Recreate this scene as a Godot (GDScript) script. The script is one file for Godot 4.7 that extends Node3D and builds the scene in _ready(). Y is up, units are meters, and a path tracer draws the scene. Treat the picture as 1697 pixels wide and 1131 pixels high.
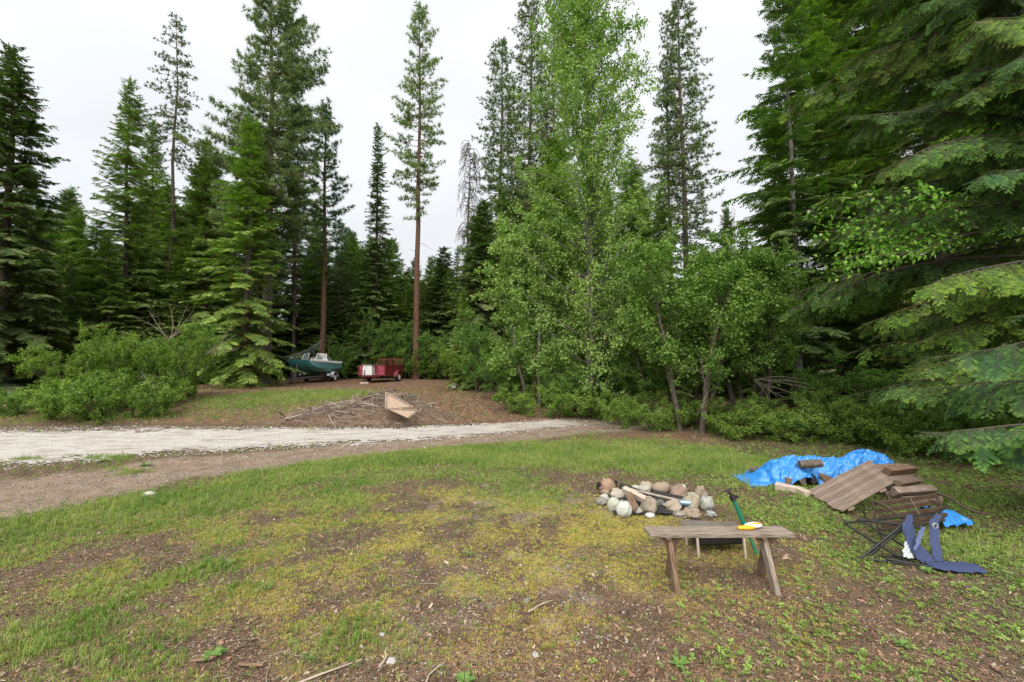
extends Node3D
# A clearing at the edge of a conifer forest under an overcast sky.

var M := {}          # materials
var used := {}       # names taken at top level
var fields := {}     # noises

# ---------------------------------------------------------------- mesh building
class Geo:
	var v := PackedVector3Array()
	var n := PackedVector3Array()
	var c := PackedColorArray()
	var col := Color.WHITE
	func tri(a: Vector3, b: Vector3, d: Vector3) -> void:
		var m := (d - a).cross(b - a).normalized()
		v.append(a); v.append(b); v.append(d)
		n.append(m); n.append(m); n.append(m)
		c.append(col); c.append(col); c.append(col)
	func tri_n(a: Vector3, b: Vector3, d: Vector3, na: Vector3, nb: Vector3, nd: Vector3) -> void:
		v.append(a); v.append(b); v.append(d)
		n.append(na); n.append(nb); n.append(nd)
		c.append(col); c.append(col); c.append(col)
	func quad(a: Vector3, b: Vector3, d: Vector3, e: Vector3) -> void:
		tri(a, b, d); tri(a, d, e)
	func mesh(m: Material = null) -> ArrayMesh:
		var am := ArrayMesh.new()
		add_to(am, m)
		return am
	func add_to(am: ArrayMesh, m: Material) -> void:
		var arr := []
		arr.resize(Mesh.ARRAY_MAX)
		arr[Mesh.ARRAY_VERTEX] = v
		arr[Mesh.ARRAY_NORMAL] = n
		arr[Mesh.ARRAY_COLOR] = c
		am.add_surface_from_arrays(Mesh.PRIMITIVE_TRIANGLES, arr)
		if m: am.surface_set_material(am.get_surface_count() - 1, m)
	# a tapering tube through points; radii one for each point
	func tube(p: Array, r: Array, sides := 6, cap := true) -> void:
		var k := p.size()
		var rings := []
		var norms := []
		var ref := Vector3.UP
		for i in k:
			var d: Vector3 = (p[mini(i + 1, k - 1)] - p[maxi(i - 1, 0)]).normalized()
			if i == 0:
				ref = Vector3.RIGHT if absf(d.dot(Vector3.UP)) > 0.9 else Vector3.UP
			var x := d.cross(ref).normalized()
			if x.length() < 0.5: x = d.cross(Vector3.FORWARD).normalized()
			var y := x.cross(d).normalized()
			ref = y
			var ring := PackedVector3Array()
			var rn := PackedVector3Array()
			for s in sides:
				var a := TAU * s / sides
				var o := x * cos(a) + y * sin(a)
				ring.append(p[i] + o * r[i]); rn.append(o)
			rings.append(ring); norms.append(rn)
		for i in k - 1:
			var q0: PackedVector3Array = rings[i]
			var q1: PackedVector3Array = rings[i + 1]
			var n0: PackedVector3Array = norms[i]
			var n1: PackedVector3Array = norms[i + 1]
			for s in sides:
				var t := (s + 1) % sides
				tri_n(q0[s], q0[t], q1[t], n0[s], n0[t], n1[t])
				tri_n(q0[s], q1[t], q1[s], n0[s], n1[t], n1[s])
		if cap:
			for e in [0, k - 1]:
				var q: PackedVector3Array = rings[e]
				for s in range(1, sides - 1):
					if e == 0: tri(q[0], q[s + 1], q[s])
					else: tri(q[0], q[s], q[s + 1])
	# a box with chamfered edges
	func box(at: Vector3, size: Vector3, b := Basis.IDENTITY, ch := 0.004) -> void:
		var h := size * 0.5
		ch = minf(ch, minf(h.x, minf(h.y, h.z)) * 0.6)
		var pt := func(sx: float, sy: float, sz: float, ax: int) -> Vector3:
			var q := Vector3(sx * h.x, sy * h.y, sz * h.z)
			for i in 3:
				if i != ax: q[i] -= signf(q[i]) * ch
			return at + b * q
		var S := [-1.0, 1.0]
		for ax in 3:
			for s in S:
				var corners := []
				for k in [[-1.0, -1.0], [1.0, -1.0], [1.0, 1.0], [-1.0, 1.0]]:
					var q := Vector3.ZERO
					q[ax] = s; q[(ax + 1) % 3] = k[0]; q[(ax + 2) % 3] = k[1]
					corners.append(pt.call(q.x, q.y, q.z, ax))
				if s > 0: quad(corners[0], corners[3], corners[2], corners[1])
				else: quad(corners[0], corners[1], corners[2], corners[3])
		for ax in 3:   # edges along ax
			var u := (ax + 1) % 3
			var w := (ax + 2) % 3
			for su in S:
				for sw in S:
					var q0 := Vector3.ZERO
					q0[ax] = -1.0; q0[u] = su; q0[w] = sw
					var q1 := q0
					q1[ax] = 1.0
					var a: Vector3 = pt.call(q0.x, q0.y, q0.z, u)
					var d: Vector3 = pt.call(q1.x, q1.y, q1.z, u)
					var e: Vector3 = pt.call(q1.x, q1.y, q1.z, w)
					var f: Vector3 = pt.call(q0.x, q0.y, q0.z, w)
					if su * sw > 0: quad(a, d, e, f)
					else: quad(a, f, e, d)
		for sx in S:
			for sy in S:
				for sz in S:
					var a: Vector3 = pt.call(sx, sy, sz, 0)
					var d: Vector3 = pt.call(sx, sy, sz, 1)
					var e: Vector3 = pt.call(sx, sy, sz, 2)
					if sx * sy * sz > 0: tri(a, e, d)
					else: tri(a, d, e)
	# a straight bar of rectangular section between two points; up sets the direction of its height
	func bar(a: Vector3, d: Vector3, w: float, hgt: float, up := Vector3.UP, ch := 0.004) -> void:
		var x := (d - a).normalized()
		var z := x.cross(up).normalized()
		var y := z.cross(x).normalized()
		box((a + d) * 0.5, Vector3(a.distance_to(d), hgt, w), Basis(x, y, z), ch)
	# a closed extrusion of a polygon given in the plane (x, y), from z0 to z1
	func prism(poly: PackedVector2Array, z0: float, z1: float, tf := Transform3D.IDENTITY) -> void:
		var ccw := not Geometry2D.is_polygon_clockwise(poly)
		var k := poly.size()
		for i in k:
			var p := poly[i]
			var q := poly[(i + 1) % k]
			var a := tf * Vector3(p.x, p.y, z0)
			var d := tf * Vector3(q.x, q.y, z0)
			var e := tf * Vector3(q.x, q.y, z1)
			var f := tf * Vector3(p.x, p.y, z1)
			if ccw: quad(a, f, e, d)
			else: quad(a, d, e, f)
		var ids := Geometry2D.triangulate_polygon(poly)
		for i in range(0, ids.size(), 3):
			var a := poly[ids[i]]
			var d := poly[ids[i + 1]]
			var e := poly[ids[i + 2]]
			var up := (d - a).cross(e - a) > 0
			if not up:
				var t := d
				d = e
				e = t
			tri(tf * Vector3(a.x, a.y, z1), tf * Vector3(e.x, e.y, z1), tf * Vector3(d.x, d.y, z1))
			tri(tf * Vector3(a.x, a.y, z0), tf * Vector3(d.x, d.y, z0), tf * Vector3(e.x, e.y, z0))
	# a lathed shape round the local z axis: profile of (radius, z)
	func lathe(prof: Array, sides := 20, tf := Transform3D.IDENTITY) -> void:
		for i in prof.size() - 1:
			var p: Vector2 = prof[i]
			var q: Vector2 = prof[i + 1]
			var d := (q - p).normalized()
			for s in sides:
				var a0 := TAU * s / sides
				var a1 := TAU * (s + 1) / sides
				var u0 := Vector3(cos(a0), sin(a0), 0)
				var u1 := Vector3(cos(a1), sin(a1), 0)
				var A := tf * (u0 * p.x + Vector3(0, 0, p.y))
				var B := tf * (u1 * p.x + Vector3(0, 0, p.y))
				var C := tf * (u1 * q.x + Vector3(0, 0, q.y))
				var D := tf * (u0 * q.x + Vector3(0, 0, q.y))
				var n0 := (tf.basis * (u0 * d.y - Vector3(0, 0, d.x))).normalized()
				var n1 := (tf.basis * (u1 * d.y - Vector3(0, 0, d.x))).normalized()
				tri_n(A, C, B, n0, n1, n1)
				tri_n(A, D, C, n0, n0, n1)
	# a grid of points with smooth normals (rows of equal length)
	func sheet(g: Array, cols = null) -> void:
		var R := g.size()
		var K: int = g[0].size()
		var nn := []
		for i in R:
			var row := PackedVector3Array()
			for j in K:
				var du: Vector3 = g[i][mini(j + 1, K - 1)] - g[i][maxi(j - 1, 0)]
				var dv: Vector3 = g[mini(i + 1, R - 1)][j] - g[maxi(i - 1, 0)][j]
				row.append(dv.cross(du).normalized())
			nn.append(row)
		for i in R - 1:
			for j in K - 1:
				if cols: col = cols[i][j]
				tri_n(g[i][j], g[i][j + 1], g[i + 1][j + 1], nn[i][j], nn[i][j + 1], nn[i + 1][j + 1])
				tri_n(g[i][j], g[i + 1][j + 1], g[i + 1][j], nn[i][j], nn[i + 1][j + 1], nn[i + 1][j])

# ---------------------------------------------------------------- nodes
func numbered(called: String) -> String:
	var k: int = used.get(called, 0)
	used[called] = k + 1
	return called if k == 0 else "%s_%03d" % [called, k]

func tag(o: Node3D, label: String, category: String, group := "") -> Node3D:
	o.set_meta("label", label)
	o.set_meta("category", category)
	if group: o.set_meta("group", group)
	return o

func thing(called: String, label: String, category: String, at := Vector3.ZERO, turn := 0.0, group := "") -> Node3D:
	var o := Node3D.new()
	o.name = numbered(called)
	add_child(o)
	o.position = at
	o.rotation.y = turn
	return tag(o, label, category, group)

func put(called: String, m: Mesh, mat_: Material, parent: Node3D, tf := Transform3D.IDENTITY) -> MeshInstance3D:
	var o := MeshInstance3D.new()
	o.mesh = m
	if mat_: o.material_override = mat_
	if parent == self: called = numbered(called)
	o.name = called
	o.transform = tf
	parent.add_child(o, true)
	return o

func geo(called: String, g: Geo, mat_: Material, parent: Node3D, tf := Transform3D.IDENTITY) -> MeshInstance3D:
	return put(called, g.mesh(), mat_, parent, tf)

func structure(o: Node3D) -> Node3D:
	o.set_meta("kind", "structure")
	return o

# a plank or bar as a node of its own: its mesh lies along local x, so that grain follows it
func plank(called: String, a: Vector3, d: Vector3, w: float, hgt: float, mat_: Material, parent: Node3D, up := Vector3.UP, ch := 0.004) -> MeshInstance3D:
	var g := Geo.new()
	g.box(Vector3.ZERO, Vector3(a.distance_to(d), hgt, w), Basis.IDENTITY, ch)
	var x := (d - a).normalized()
	var z := x.cross(up).normalized()
	var y := z.cross(x).normalized()
	return geo(called, g, mat_, parent, Transform3D(Basis(x, y, z), (a + d) * 0.5))

func scatter(called: String, m: Mesh, mat_: Material, tfs: Array, cols: PackedColorArray, parent: Node3D) -> MultiMeshInstance3D:
	var mm := MultiMesh.new()
	mm.transform_format = MultiMesh.TRANSFORM_3D
	mm.use_colors = true
	mm.mesh = m
	mm.instance_count = tfs.size()
	for i in tfs.size():
		mm.set_instance_transform(i, tfs[i])
		mm.set_instance_color(i, cols[i])
	var o := MultiMeshInstance3D.new()
	o.multimesh = mm
	o.material_override = mat_
	o.name = numbered(called) if parent == self else called
	parent.add_child(o, true)
	return o

# ---------------------------------------------------------------- materials
func lin(r: float, g: float, b: float) -> Color:
	return Color(r, g, b).linear_to_srgb()

func mat(c: Color, rough := 0.8, metal := 0.0) -> StandardMaterial3D:
	var m := StandardMaterial3D.new()
	m.albedo_color = c
	m.roughness = rough
	m.metallic = metal
	return m

func noise_tex(freq: float, seed_: int, ramp: Array, octaves := 5, size := 512, type := FastNoiseLite.TYPE_SIMPLEX_SMOOTH) -> ImageTexture:
	var f := FastNoiseLite.new()
	f.seed = seed_
	f.noise_type = type
	f.frequency = freq
	f.fractal_octaves = octaves
	var im := f.get_seamless_image(size, size)
	im.convert(Image.FORMAT_L8)
	var data := im.get_data()
	var out := PackedByteArray()
	out.resize(size * size * 3)
	var lut := PackedByteArray()
	for i in 256:
		var t := i / 255.0
		var k := 0
		while k < ramp.size() - 2 and ramp[k + 1][0] < t: k += 1
		var w := clampf((t - ramp[k][0]) / maxf(1e-4, ramp[k + 1][0] - ramp[k][0]), 0, 1)
		var cc: Color = ramp[k][1].lerp(ramp[k + 1][1], w).linear_to_srgb()
		lut.append(int(clampf(cc.r, 0, 1) * 255)); lut.append(int(clampf(cc.g, 0, 1) * 255)); lut.append(int(clampf(cc.b, 0, 1) * 255))
	for i in size * size:
		var b := data[i] * 3
		out[i * 3] = lut[b]; out[i * 3 + 1] = lut[b + 1]; out[i * 3 + 2] = lut[b + 2]
	return ImageTexture.create_from_image(Image.create_from_data(size, size, false, Image.FORMAT_RGB8, out))

func textured(tex: Texture2D, scale: Vector3, rough := 0.85, relief := 0.0, world := false) -> StandardMaterial3D:
	var m := StandardMaterial3D.new()
	m.albedo_texture = tex
	m.uv1_triplanar = true
	m.uv1_world_triplanar = world
	m.uv1_scale = scale
	m.roughness = rough
	m.vertex_color_use_as_albedo = true
	if relief > 0:
		m.heightmap_enabled = true
		m.heightmap_texture = tex
		m.heightmap_scale = relief
	return m

func leafy(rough := 0.55, back := Color(0.35, 0.5, 0.18)) -> StandardMaterial3D:
	var m := mat(lin(0.62, 0.62, 0.62), rough)
	m.vertex_color_use_as_albedo = true
	m.backlight_enabled = true
	m.backlight = back
	m.metallic_specular = 0.35
	return m

func K(r: float, g: float, b: float) -> Color:   # the tint of a leafy() material; the base colour is about 1.5 times the values given
	return Color(r / 0.4, g / 0.4, b / 0.4)

func make_materials() -> void:
	var Cc := func(r: float, g: float, b: float) -> Color: return Color(r, g, b)
	M.needle = leafy(0.5, Color(.55, .75, .3))
	M.leaf = leafy(0.45, Color(0.6, 0.85, 0.3))
	M.grass = leafy(0.6, Color(0.4, 0.55, 0.2))
	M.tint = mat(Color.WHITE, 0.85); M.tint.vertex_color_use_as_albedo = true
	M.bark = textured(noise_tex(0.02, 11, [[0.0, Cc.call(.035, .028, .022)], [.45, Cc.call(.10, .08, .062)], [1.0, Cc.call(.22, .185, .15)]]), Vector3(2.4, .5, 2.4), .95, 3.0)
	M.bark_red = textured(noise_tex(0.02, 12, [[0.0, Cc.call(.05, .028, .018)], [.45, Cc.call(.17, .085, .05)], [1.0, Cc.call(.32, .17, .10)]]), Vector3(1.6, .4, 1.6), .95, 3.0)
	M.bark_pale = textured(noise_tex(0.02, 13, [[0.0, Cc.call(.09, .085, .075)], [.5, Cc.call(.25, .24, .21)], [1.0, Cc.call(.42, .41, .37)]]), Vector3(2.0, .9, 2.0), .95, 1.5)
	M.twig = mat(lin(.10, .08, .062), .95)
	M.bark_red.albedo_color = lin(.72, .74, .78)
	M.bark_aspen = M.bark_pale.duplicate()
	M.bark_aspen.albedo_color = lin(.55, .53, .5)
	M.dry_twig = mat(lin(.24, .20, .16), .95)
	var grain := [[0.0, Cc.call(.10, .075, .055)], [.35, Cc.call(.25, .20, .16)], [.6, Cc.call(.36, .31, .26)], [1.0, Cc.call(.50, .45, .40)]]
	M.wood_grey = textured(noise_tex(0.02, 21, grain), Vector3(.5, 9, 9), .9, 1.0)
	M.wood_brown = textured(noise_tex(0.02, 22, [[0.0, Cc.call(.07, .038, .022)], [.5, Cc.call(.20, .125, .078)], [1.0, Cc.call(.34, .24, .165)]]), Vector3(.6, 8, 8), .9, 1.0)
	M.wood_pallet = textured(noise_tex(0.02, 23, [[0.0, Cc.call(.20, .145, .11)], [.5, Cc.call(.265, .20, .155)], [.78, Cc.call(.32, .25, .20)], [1.0, Cc.call(.52, .48, .44)]]), Vector3(.5, 1.8, 1.8), .9, 1.2)
	M.wood_pale = textured(noise_tex(0.02, 24, [[0.0, Cc.call(.28, .22, .17)], [.5, Cc.call(.48, .39, .31)], [1.0, Cc.call(.62, .54, .45)]]), Vector3(.8, 5, 5), .85, 0.6)
	M.wood_cut = textured(noise_tex(0.02, 25, [[0.0, Cc.call(.07, .045, .03)], [.5, Cc.call(.21, .145, .10)], [1.0, Cc.call(.38, .29, .22)]]), Vector3(.8, 7, 7), .92, 1.0)
	M.char = textured(noise_tex(0.03, 26, [[0.0, Cc.call(.008, .008, .008)], [.6, Cc.call(.025, .024, .023)], [1.0, Cc.call(.10, .095, .09)]]), Vector3(2, 2, 2), .9, 1.5)
	M.stone = textured(noise_tex(0.03, 27, [[0.0, Cc.call(.45, .45, .45)], [.5, Cc.call(.8, .8, .8)], [1.0, Cc.call(1, 1, 1)]]), Vector3(2.2, 2.2, 2.2), .85, 0.8, true)
	M.iron = textured(noise_tex(0.04, 28, [[0.0, Cc.call(.02, .016, .013)], [.55, Cc.call(.05, .035, .026)], [1.0, Cc.call(.15, .075, .04)]]), Vector3(4, 4, 4), .75)
	M.black_metal = mat(lin(.012, .012, .013), .45)
	M.rubber = mat(lin(.016, .016, .017), .85)

# ---------------------------------------------------------------- the lie of the land
func sm(a: float, b: float, x: float) -> float:
	var t := clampf((x - a) / (b - a), 0, 1)
	return t * t * (3 - 2 * t)

func H(x: float, z: float) -> float:
	var d := -z
	var bank := sm(12.9, 18.5, d - maxf(0, x - 1.5) * 1.2) * 0.36 * (1.0 - sm(3, 8, x))
	var rough = sm(4, 12, x) * 0.12 * fields.low.get_noise_2d(x * 3.0, z * 3.0)
	var low: float = fields.low.get_noise_2d(x, z)
	var swell := low * 0.05 * (1.0 - sm(0, 2.5, 6.0 - absf(d - 5.0)) * 0.75) + low * 0.5 * sm(34, 60, d)
	var fine: float = fields.fine.get_noise_2d(x, z) * 0.012
	var road := near_path(ROAD, x, d)
	if road < 1.0: fine *= 0.3
	var rut := near_path(TRACK, x, d)
	return bank + rough + swell + fine - (1.0 - sm(0.2, 1.1, rut)) * 0.025

const ROAD := [[-60.0, 9.0, 2.6], [-16.0, 9.9, 2.45], [-11.0, 10.2, 2.3], [-7.5, 11.15, 1.65], [-3.8, 11.75, 1.15], [0.0, 13.0, .6], [2.8, 14.3, .42], [4.6, 15.6, .4], [8.5, 18.5, .5], [14.0, 24.0, .6]]
const TRACK := [[-14.0, .5, 1.3], [-8.0, 5.0, 1.3], [-5.9, 8.1, 1.0], [-3.2, 9.95, .75], [0.0, 11.9, .8], [2.6, 13.3, .95], [4.2, 14.9, 1.0], [8.0, 18.0, 1.1], [14.0, 24.0, 1.2]]
const BAND := [[-6.2, 4.6, .8], [-4.3, 6.3, .75], [-4.0, 7.4, .7], [-3.0, 8.5, .8], [-1.2, 9.4, 1.0], [1.2, 9.3, 1.15], [3.2, 8.9, 1.1], [4.2, 7.9, .9]]

# distance to a path, as a share of its half width there
func near_path(path: Array, x: float, d: float) -> float:
	var best := 1e9
	for i in path.size() - 1:
		var a: Array = path[i]
		var b: Array = path[i + 1]
		var ux: float = b[0] - a[0]
		var ud: float = b[1] - a[1]
		var t := clampf(((x - a[0]) * ux + (d - a[1]) * ud) / (ux * ux + ud * ud), 0, 1)
		var ex: float = x - a[0] - ux * t
		var ed: float = d - a[1] - ud * t
		best = minf(best, sqrt(ex * ex + ed * ed) / lerpf(a[2], b[2], t))
	return best

func blob(x: float, d: float, cx: float, cd: float, rx: float, rd: float) -> float:
	var e := Vector2((x - cx) / rx, (d - cd) / rd).length()
	return 1.0 - sm(0.45, 1.25, e)

# how much of each kind of cover grows or lies at a place: grass, moss, low leaves, reddish litter, bare track
func cover(x: float, d: float) -> Array:
	var n1: float = fields.patch.get_noise_2d(x, d)
	var n2: float = fields.patch2.get_noise_2d(x, d)
	var road := near_path(ROAD, x, d)
	var track := near_path(TRACK, x, d)
	var bare := 1.0 - sm(0.75, 1.25, track + n1 * 0.5)
	var grass := (1.0 - sm(0.55, 1.5, near_path(BAND, x, d) + n1 * 0.7)) * 0.95
	grass = maxf(grass, blob(x, d, -4.2, 5.2, 2.6, 2.4) * clampf(0.5 + n1 * .9 + n2 * .5, 0, 1) * .6)
	grass = maxf(grass, blob(x, d, -2.6, 3.6, 2.2, 1.2) * clampf(0.1 + n1 * 1.8 + n2 * .5, 0, 1) * .8)
	grass = maxf(grass, blob(x, d, -1.2, 6.9, 2.6, 1.4) * clampf(.35 + n1 * 1.5, 0, 1) * .7)
	grass = maxf(grass, blob(x, d, 2.2, 10.8, 2.8, 1.6) * clampf(.35 + n1 * 1.3, 0, 1) * .5)
	grass = maxf(grass, blob(x, d, -9.4, 19.5, 3.4, 4.8) * clampf(.85 + n1, 0, 1))
	grass = maxf(grass, blob(x, d, -13.5, 15.0, 6.5, 1.4) * clampf(.45 + n1 * 1.4, 0, 1) * .8)
	grass = maxf(grass, blob(x, d, -7.8, 8.2, 1.8, .8) * clampf(n1 * 2.6 + n2, 0, 1))
	grass = maxf(grass, blob(x, d, 5.2, 6.0, 2.8, 3.0) * clampf(.4 + n1 * 1.2, 0, 1) * .65)
	var low := sm(2.3, 4.2, x + n1 * .9) * (1.0 - sm(8.0, 11.0, d)) * clampf(.62 + n2 * .9, 0, 1)
	low = maxf(low, blob(x, d, 2.2, 3.0, 1.6, 1.0) * clampf(.35 + n2 * 1.3, 0, 1) * .8)
	low = maxf(low, sm(4, 7, x) * sm(9, 12, d) * .4)
	var moss := blob(x, d, 1.0, 5.2, 1.25, 1.0) * clampf(.72 + n2 * 1.3, 0, 1)
	moss = maxf(moss, blob(x, d, -.8, 5.0, 4.4, 2.2) * clampf(.36 + n2 * 1.6, 0, 1) * .75)
	moss = maxf(moss, blob(x, d, -1.8, 3.2, 2.4, 1.0) * clampf(.05 + n2 * 1.8, 0, 1) * .6)
	var red := maxf(sm(13.2, 14.2, d) * (1.0 - sm(4, 7, x)), blob(x, d, 1.3, 3.3, 1.9, .9) * clampf(.55 + n2, 0, 1))
	red = maxf(red, blob(x, d, 3.6, 11.2, 2.2, .9) * .9)
	if road < 1.1: grass *= .15; low = 0; moss = 0
	grass *= 1.0 - bare * .88
	grass = maxf(grass, maxf(blob(x, d, -8.3, 8.75, 1.8, .55), blob(x, d, -7.2, 8.0, 1.4, .4)) * clampf(-.1 + n1 * 2.2 + n2 * 1.2, 0, 1))
	moss *= 1.0 - bare
	return [clampf(grass, 0, 1), clampf(moss, 0, 1), clampf(low, 0, 1), clampf(red, 0, 1), bare, road]

func fill_lines(spans: Array) -> PackedFloat32Array:
	var out := PackedFloat32Array()
	for s in spans:
		var a: float = s[0]
		while a < s[1] - 1e-4:
			out.append(a)
			a += s[2]
	out.append(spans[-1][1])
	return out

func soil_texture(size: int, seed_: int, flecks: int, low := .42, span := .42) -> ImageTexture:
	# crumbs, needles and bits of leaf lying every way: grain only, about white on average
	var rng := RandomNumberGenerator.new()
	rng.seed = seed_
	var f := FastNoiseLite.new()
	f.seed = seed_; f.frequency = 0.05; f.fractal_octaves = 5
	var im := f.get_seamless_image(size, size)
	im.convert(Image.FORMAT_RGB8)
	for y in range(0, size, 1):
		for x in range(0, size, 1):
			var g := im.get_pixel(x, y).r
			var w := low + span * g + rng.randf() * .14
			im.set_pixel(x, y, Color(w, w * .985, w * .96))
	for k in flecks:
		var x := rng.randf() * size
		var y := rng.randf() * size
		var a := rng.randf() * TAU
		var L := rng.randf_range(3, 13)
		var wd := 1 if rng.randf() < .6 else 2
		var t := rng.randf()
		var c: Color
		if t < .35: c = Color(.98, .93, .84)
		elif t < .6: c = Color(.86, .62, .46)
		elif t < .85: c = Color(.36, .31, .28)
		else: c = Color(1, 1, 1)
		c = c * rng.randf_range(.8, 1.0)
		var s := 0.0
		while s < L:
			for q in wd:
				im.set_pixel(posmod(int(x + cos(a) * s - sin(a) * q), size), posmod(int(y + sin(a) * s + cos(a) * q), size), c)
			s += .8
	return ImageTexture.create_from_image(im)

func make_ground() -> void:
	var xs := fill_lines([[-260, -60, 20], [-60, -24, 1.5], [-24, -10, .3], [-10, -6, .1], [-6, 6, .045], [6, 9, .1], [9, 20, .4], [20, 60, 2], [60, 260, 20]])
	var ds := fill_lines([[-40, -2, 2], [-2, 2, .2], [2, 8, .04], [8, 11, .07], [11, 20, .13], [20, 38, .5], [38, 80, 3], [80, 420, 20]])
	var v := PackedVector3Array()
	var c := PackedColorArray()
	var uv := PackedVector2Array()
	var nx := xs.size()
	var tone: FastNoiseLite = fields.tone
	for d in ds:
		for x in xs:
			var near: bool = d < 40 and absf(x) < 60
			v.append(Vector3(x, H(x, -d) if near else 0.05, -d))
			uv.append(Vector2(x, d))
			var col := Color(.165, .128, .094)
			if near:
				var w := cover(x, d)
				var t1: float = tone.get_noise_2d(x, d)
				col = col.lerp(Color(.132, .10, .074), clampf(.5 + t1, 0, 1))
				col = col.lerp(Color(.215, .142, .098), w[3] * clampf(.75 + t1, 0, 1))
				col = col.lerp(Color(.30, .25, .205), w[4] * .9)
				col = col.lerp(Color(.33, .28, .10), w[1] * clampf(.72 + t1 * 1.6, 0, 1))
				col = col.lerp(Color(.125, .155, .045), w[0] * clampf(.7 + t1 * .6, 0, 1))
				col = col.lerp(Color(.10, .12, .045), w[2] * clampf(.45 + t1, 0, 1))
				var pale := blob(x, d, .2, 6.2, 1.5, .8) * clampf(t1 * 2.0 + .2, 0, 1) + blob(x, d, -.1, 3.9, 1.3, 1.0) * clampf(t1 * 2.0, 0, 1) * .7
				col = col.lerp(Color(.42, .38, .33), clampf(pale, 0, .7) * .4)
				col *= 2.1 * (1.0 + t1 * .25)
			else:
				col = Color(.17, .145, .085)
			c.append(col)
	var ix := PackedInt32Array()
	for i in ds.size() - 1:
		for j in nx - 1:
			var a := i * nx + j
			ix.append_array([a, a + nx, a + 1, a + 1, a + nx, a + nx + 1])
	var n := PackedVector3Array()
	n.resize(v.size())
	for i in ds.size():
		for j in nx:
			var a := i * nx + j
			var du := v[i * nx + mini(j + 1, nx - 1)] - v[i * nx + maxi(j - 1, 0)]
			var dv := v[maxi(i - 1, 0) * nx + j] - v[mini(i + 1, ds.size() - 1) * nx + j]
			n[a] = dv.cross(du).normalized()
	var arr := []
	arr.resize(Mesh.ARRAY_MAX)
	arr[Mesh.ARRAY_VERTEX] = v; arr[Mesh.ARRAY_NORMAL] = n; arr[Mesh.ARRAY_COLOR] = c; arr[Mesh.ARRAY_INDEX] = ix
	arr[Mesh.ARRAY_TEX_UV] = uv; arr[Mesh.ARRAY_TEX_UV2] = uv
	var am := ArrayMesh.new()
	am.add_surface_from_arrays(Mesh.PRIMITIVE_TRIANGLES, arr)
	var soil := soil_texture(1024, 5, 26000)
	M.soil = StandardMaterial3D.new()
	var s: StandardMaterial3D = M.soil
	s.vertex_color_use_as_albedo = true
	s.albedo_texture = soil
	s.albedo_color = Color(1, 1, 1)
	s.uv1_scale = Vector3(.62, .62, .62)
	s.roughness = .95
	s.metallic_specular = .25
	s.heightmap_enabled = true
	s.heightmap_texture = soil
	s.heightmap_scale = 1.2
	s.detail_enabled = true
	s.detail_blend_mode = BaseMaterial3D.BLEND_MODE_MUL
	s.detail_albedo = noise_tex(.03, 61, [[0, Color(.55, .55, .55)], [.5, Color(.9, .9, .9)], [1, Color(1, 1, 1)]], 6, 512)
	s.detail_uv_layer = BaseMaterial3D.DETAIL_UV_2
	s.uv2_scale = Vector3(.213, .213, .213)
	structure(put("ground", am, s, self))

# a strip of another surface laid on the ground where the path runs, with a ragged edge
func make_strip(called: String, path: Array, lift: float, edge: float, col: Callable, mat_: Material, x0: float, x1: float, d0: float, d1: float) -> void:
	var g := Geo.new()
	var step := .07
	var nx := int((x1 - x0) / step)
	var nd := int((d1 - d0) / step)
	var idx := {}
	var v := PackedVector3Array()
	var n := PackedVector3Array()
	var c := PackedColorArray()
	var uv := PackedVector2Array()
	var ix := PackedInt32Array()
	var at := func(i: int, j: int) -> int:
		var key := i * 100000 + j
		if idx.has(key): return idx[key]
		var x := x0 + i * step
		var d := d0 + j * step
		var h := H(x, -d)
		v.append(Vector3(x, h + lift, -d))
		n.append(Vector3(h - H(x + .05, -d), .05, -(h - H(x, -d - .05))).normalized())
		c.append(col.call(x, d))
		uv.append(Vector2(x, d))
		idx[key] = v.size() - 1
		return v.size() - 1
	for i in nx:
		for j in nd:
			var x := x0 + (i + .5) * step
			var d := d0 + (j + .5) * step
			var e: float = near_path(path, x, d)
			if e > 1.5: continue
			if e + fields.patch.get_noise_2d(x * 1.2, d * 2.5) * .38 + fields.grit.get_noise_2d(x, d) * .3 > edge: continue
			var a: int = at.call(i, j)
			var b: int = at.call(i + 1, j)
			var e2: int = at.call(i + 1, j + 1)
			var f: int = at.call(i, j + 1)
			ix.append_array([a, f, b, b, f, e2])
	var arr := []
	arr.resize(Mesh.ARRAY_MAX)
	arr[Mesh.ARRAY_VERTEX] = v; arr[Mesh.ARRAY_NORMAL] = n; arr[Mesh.ARRAY_COLOR] = c; arr[Mesh.ARRAY_TEX_UV] = uv; arr[Mesh.ARRAY_TEX_UV2] = uv; arr[Mesh.ARRAY_INDEX] = ix
	var am := ArrayMesh.new()
	am.add_surface_from_arrays(Mesh.PRIMITIVE_TRIANGLES, arr)
	structure(put(called, am, mat_, self))

# ---------------------------------------------------------------- trees
func rand_unit(r: RandomNumberGenerator) -> Vector3:
	var z := r.randf_range(-1, 1)
	var a := r.randf() * TAU
	var q := sqrt(1 - z * z)
	return Vector3(q * cos(a), z, q * sin(a))

func trunk_points(r: RandomNumberGenerator, h: float, sway: float, k := 10) -> Array:
	var p := []
	var o := Vector3.ZERO
	for i in k + 1:
		p.append(Vector3(o.x, h * i / k, o.z))
		o += Vector3(r.randfn(0, sway), 0, r.randfn(0, sway))
	p[0].y = -.25
	return p

func along(p: Array, s: float) -> Vector3:
	var k := p.size() - 1
	var i := clampi(int(s * k), 0, k - 1)
	return p[i].lerp(p[i + 1], s * k - i)

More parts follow.
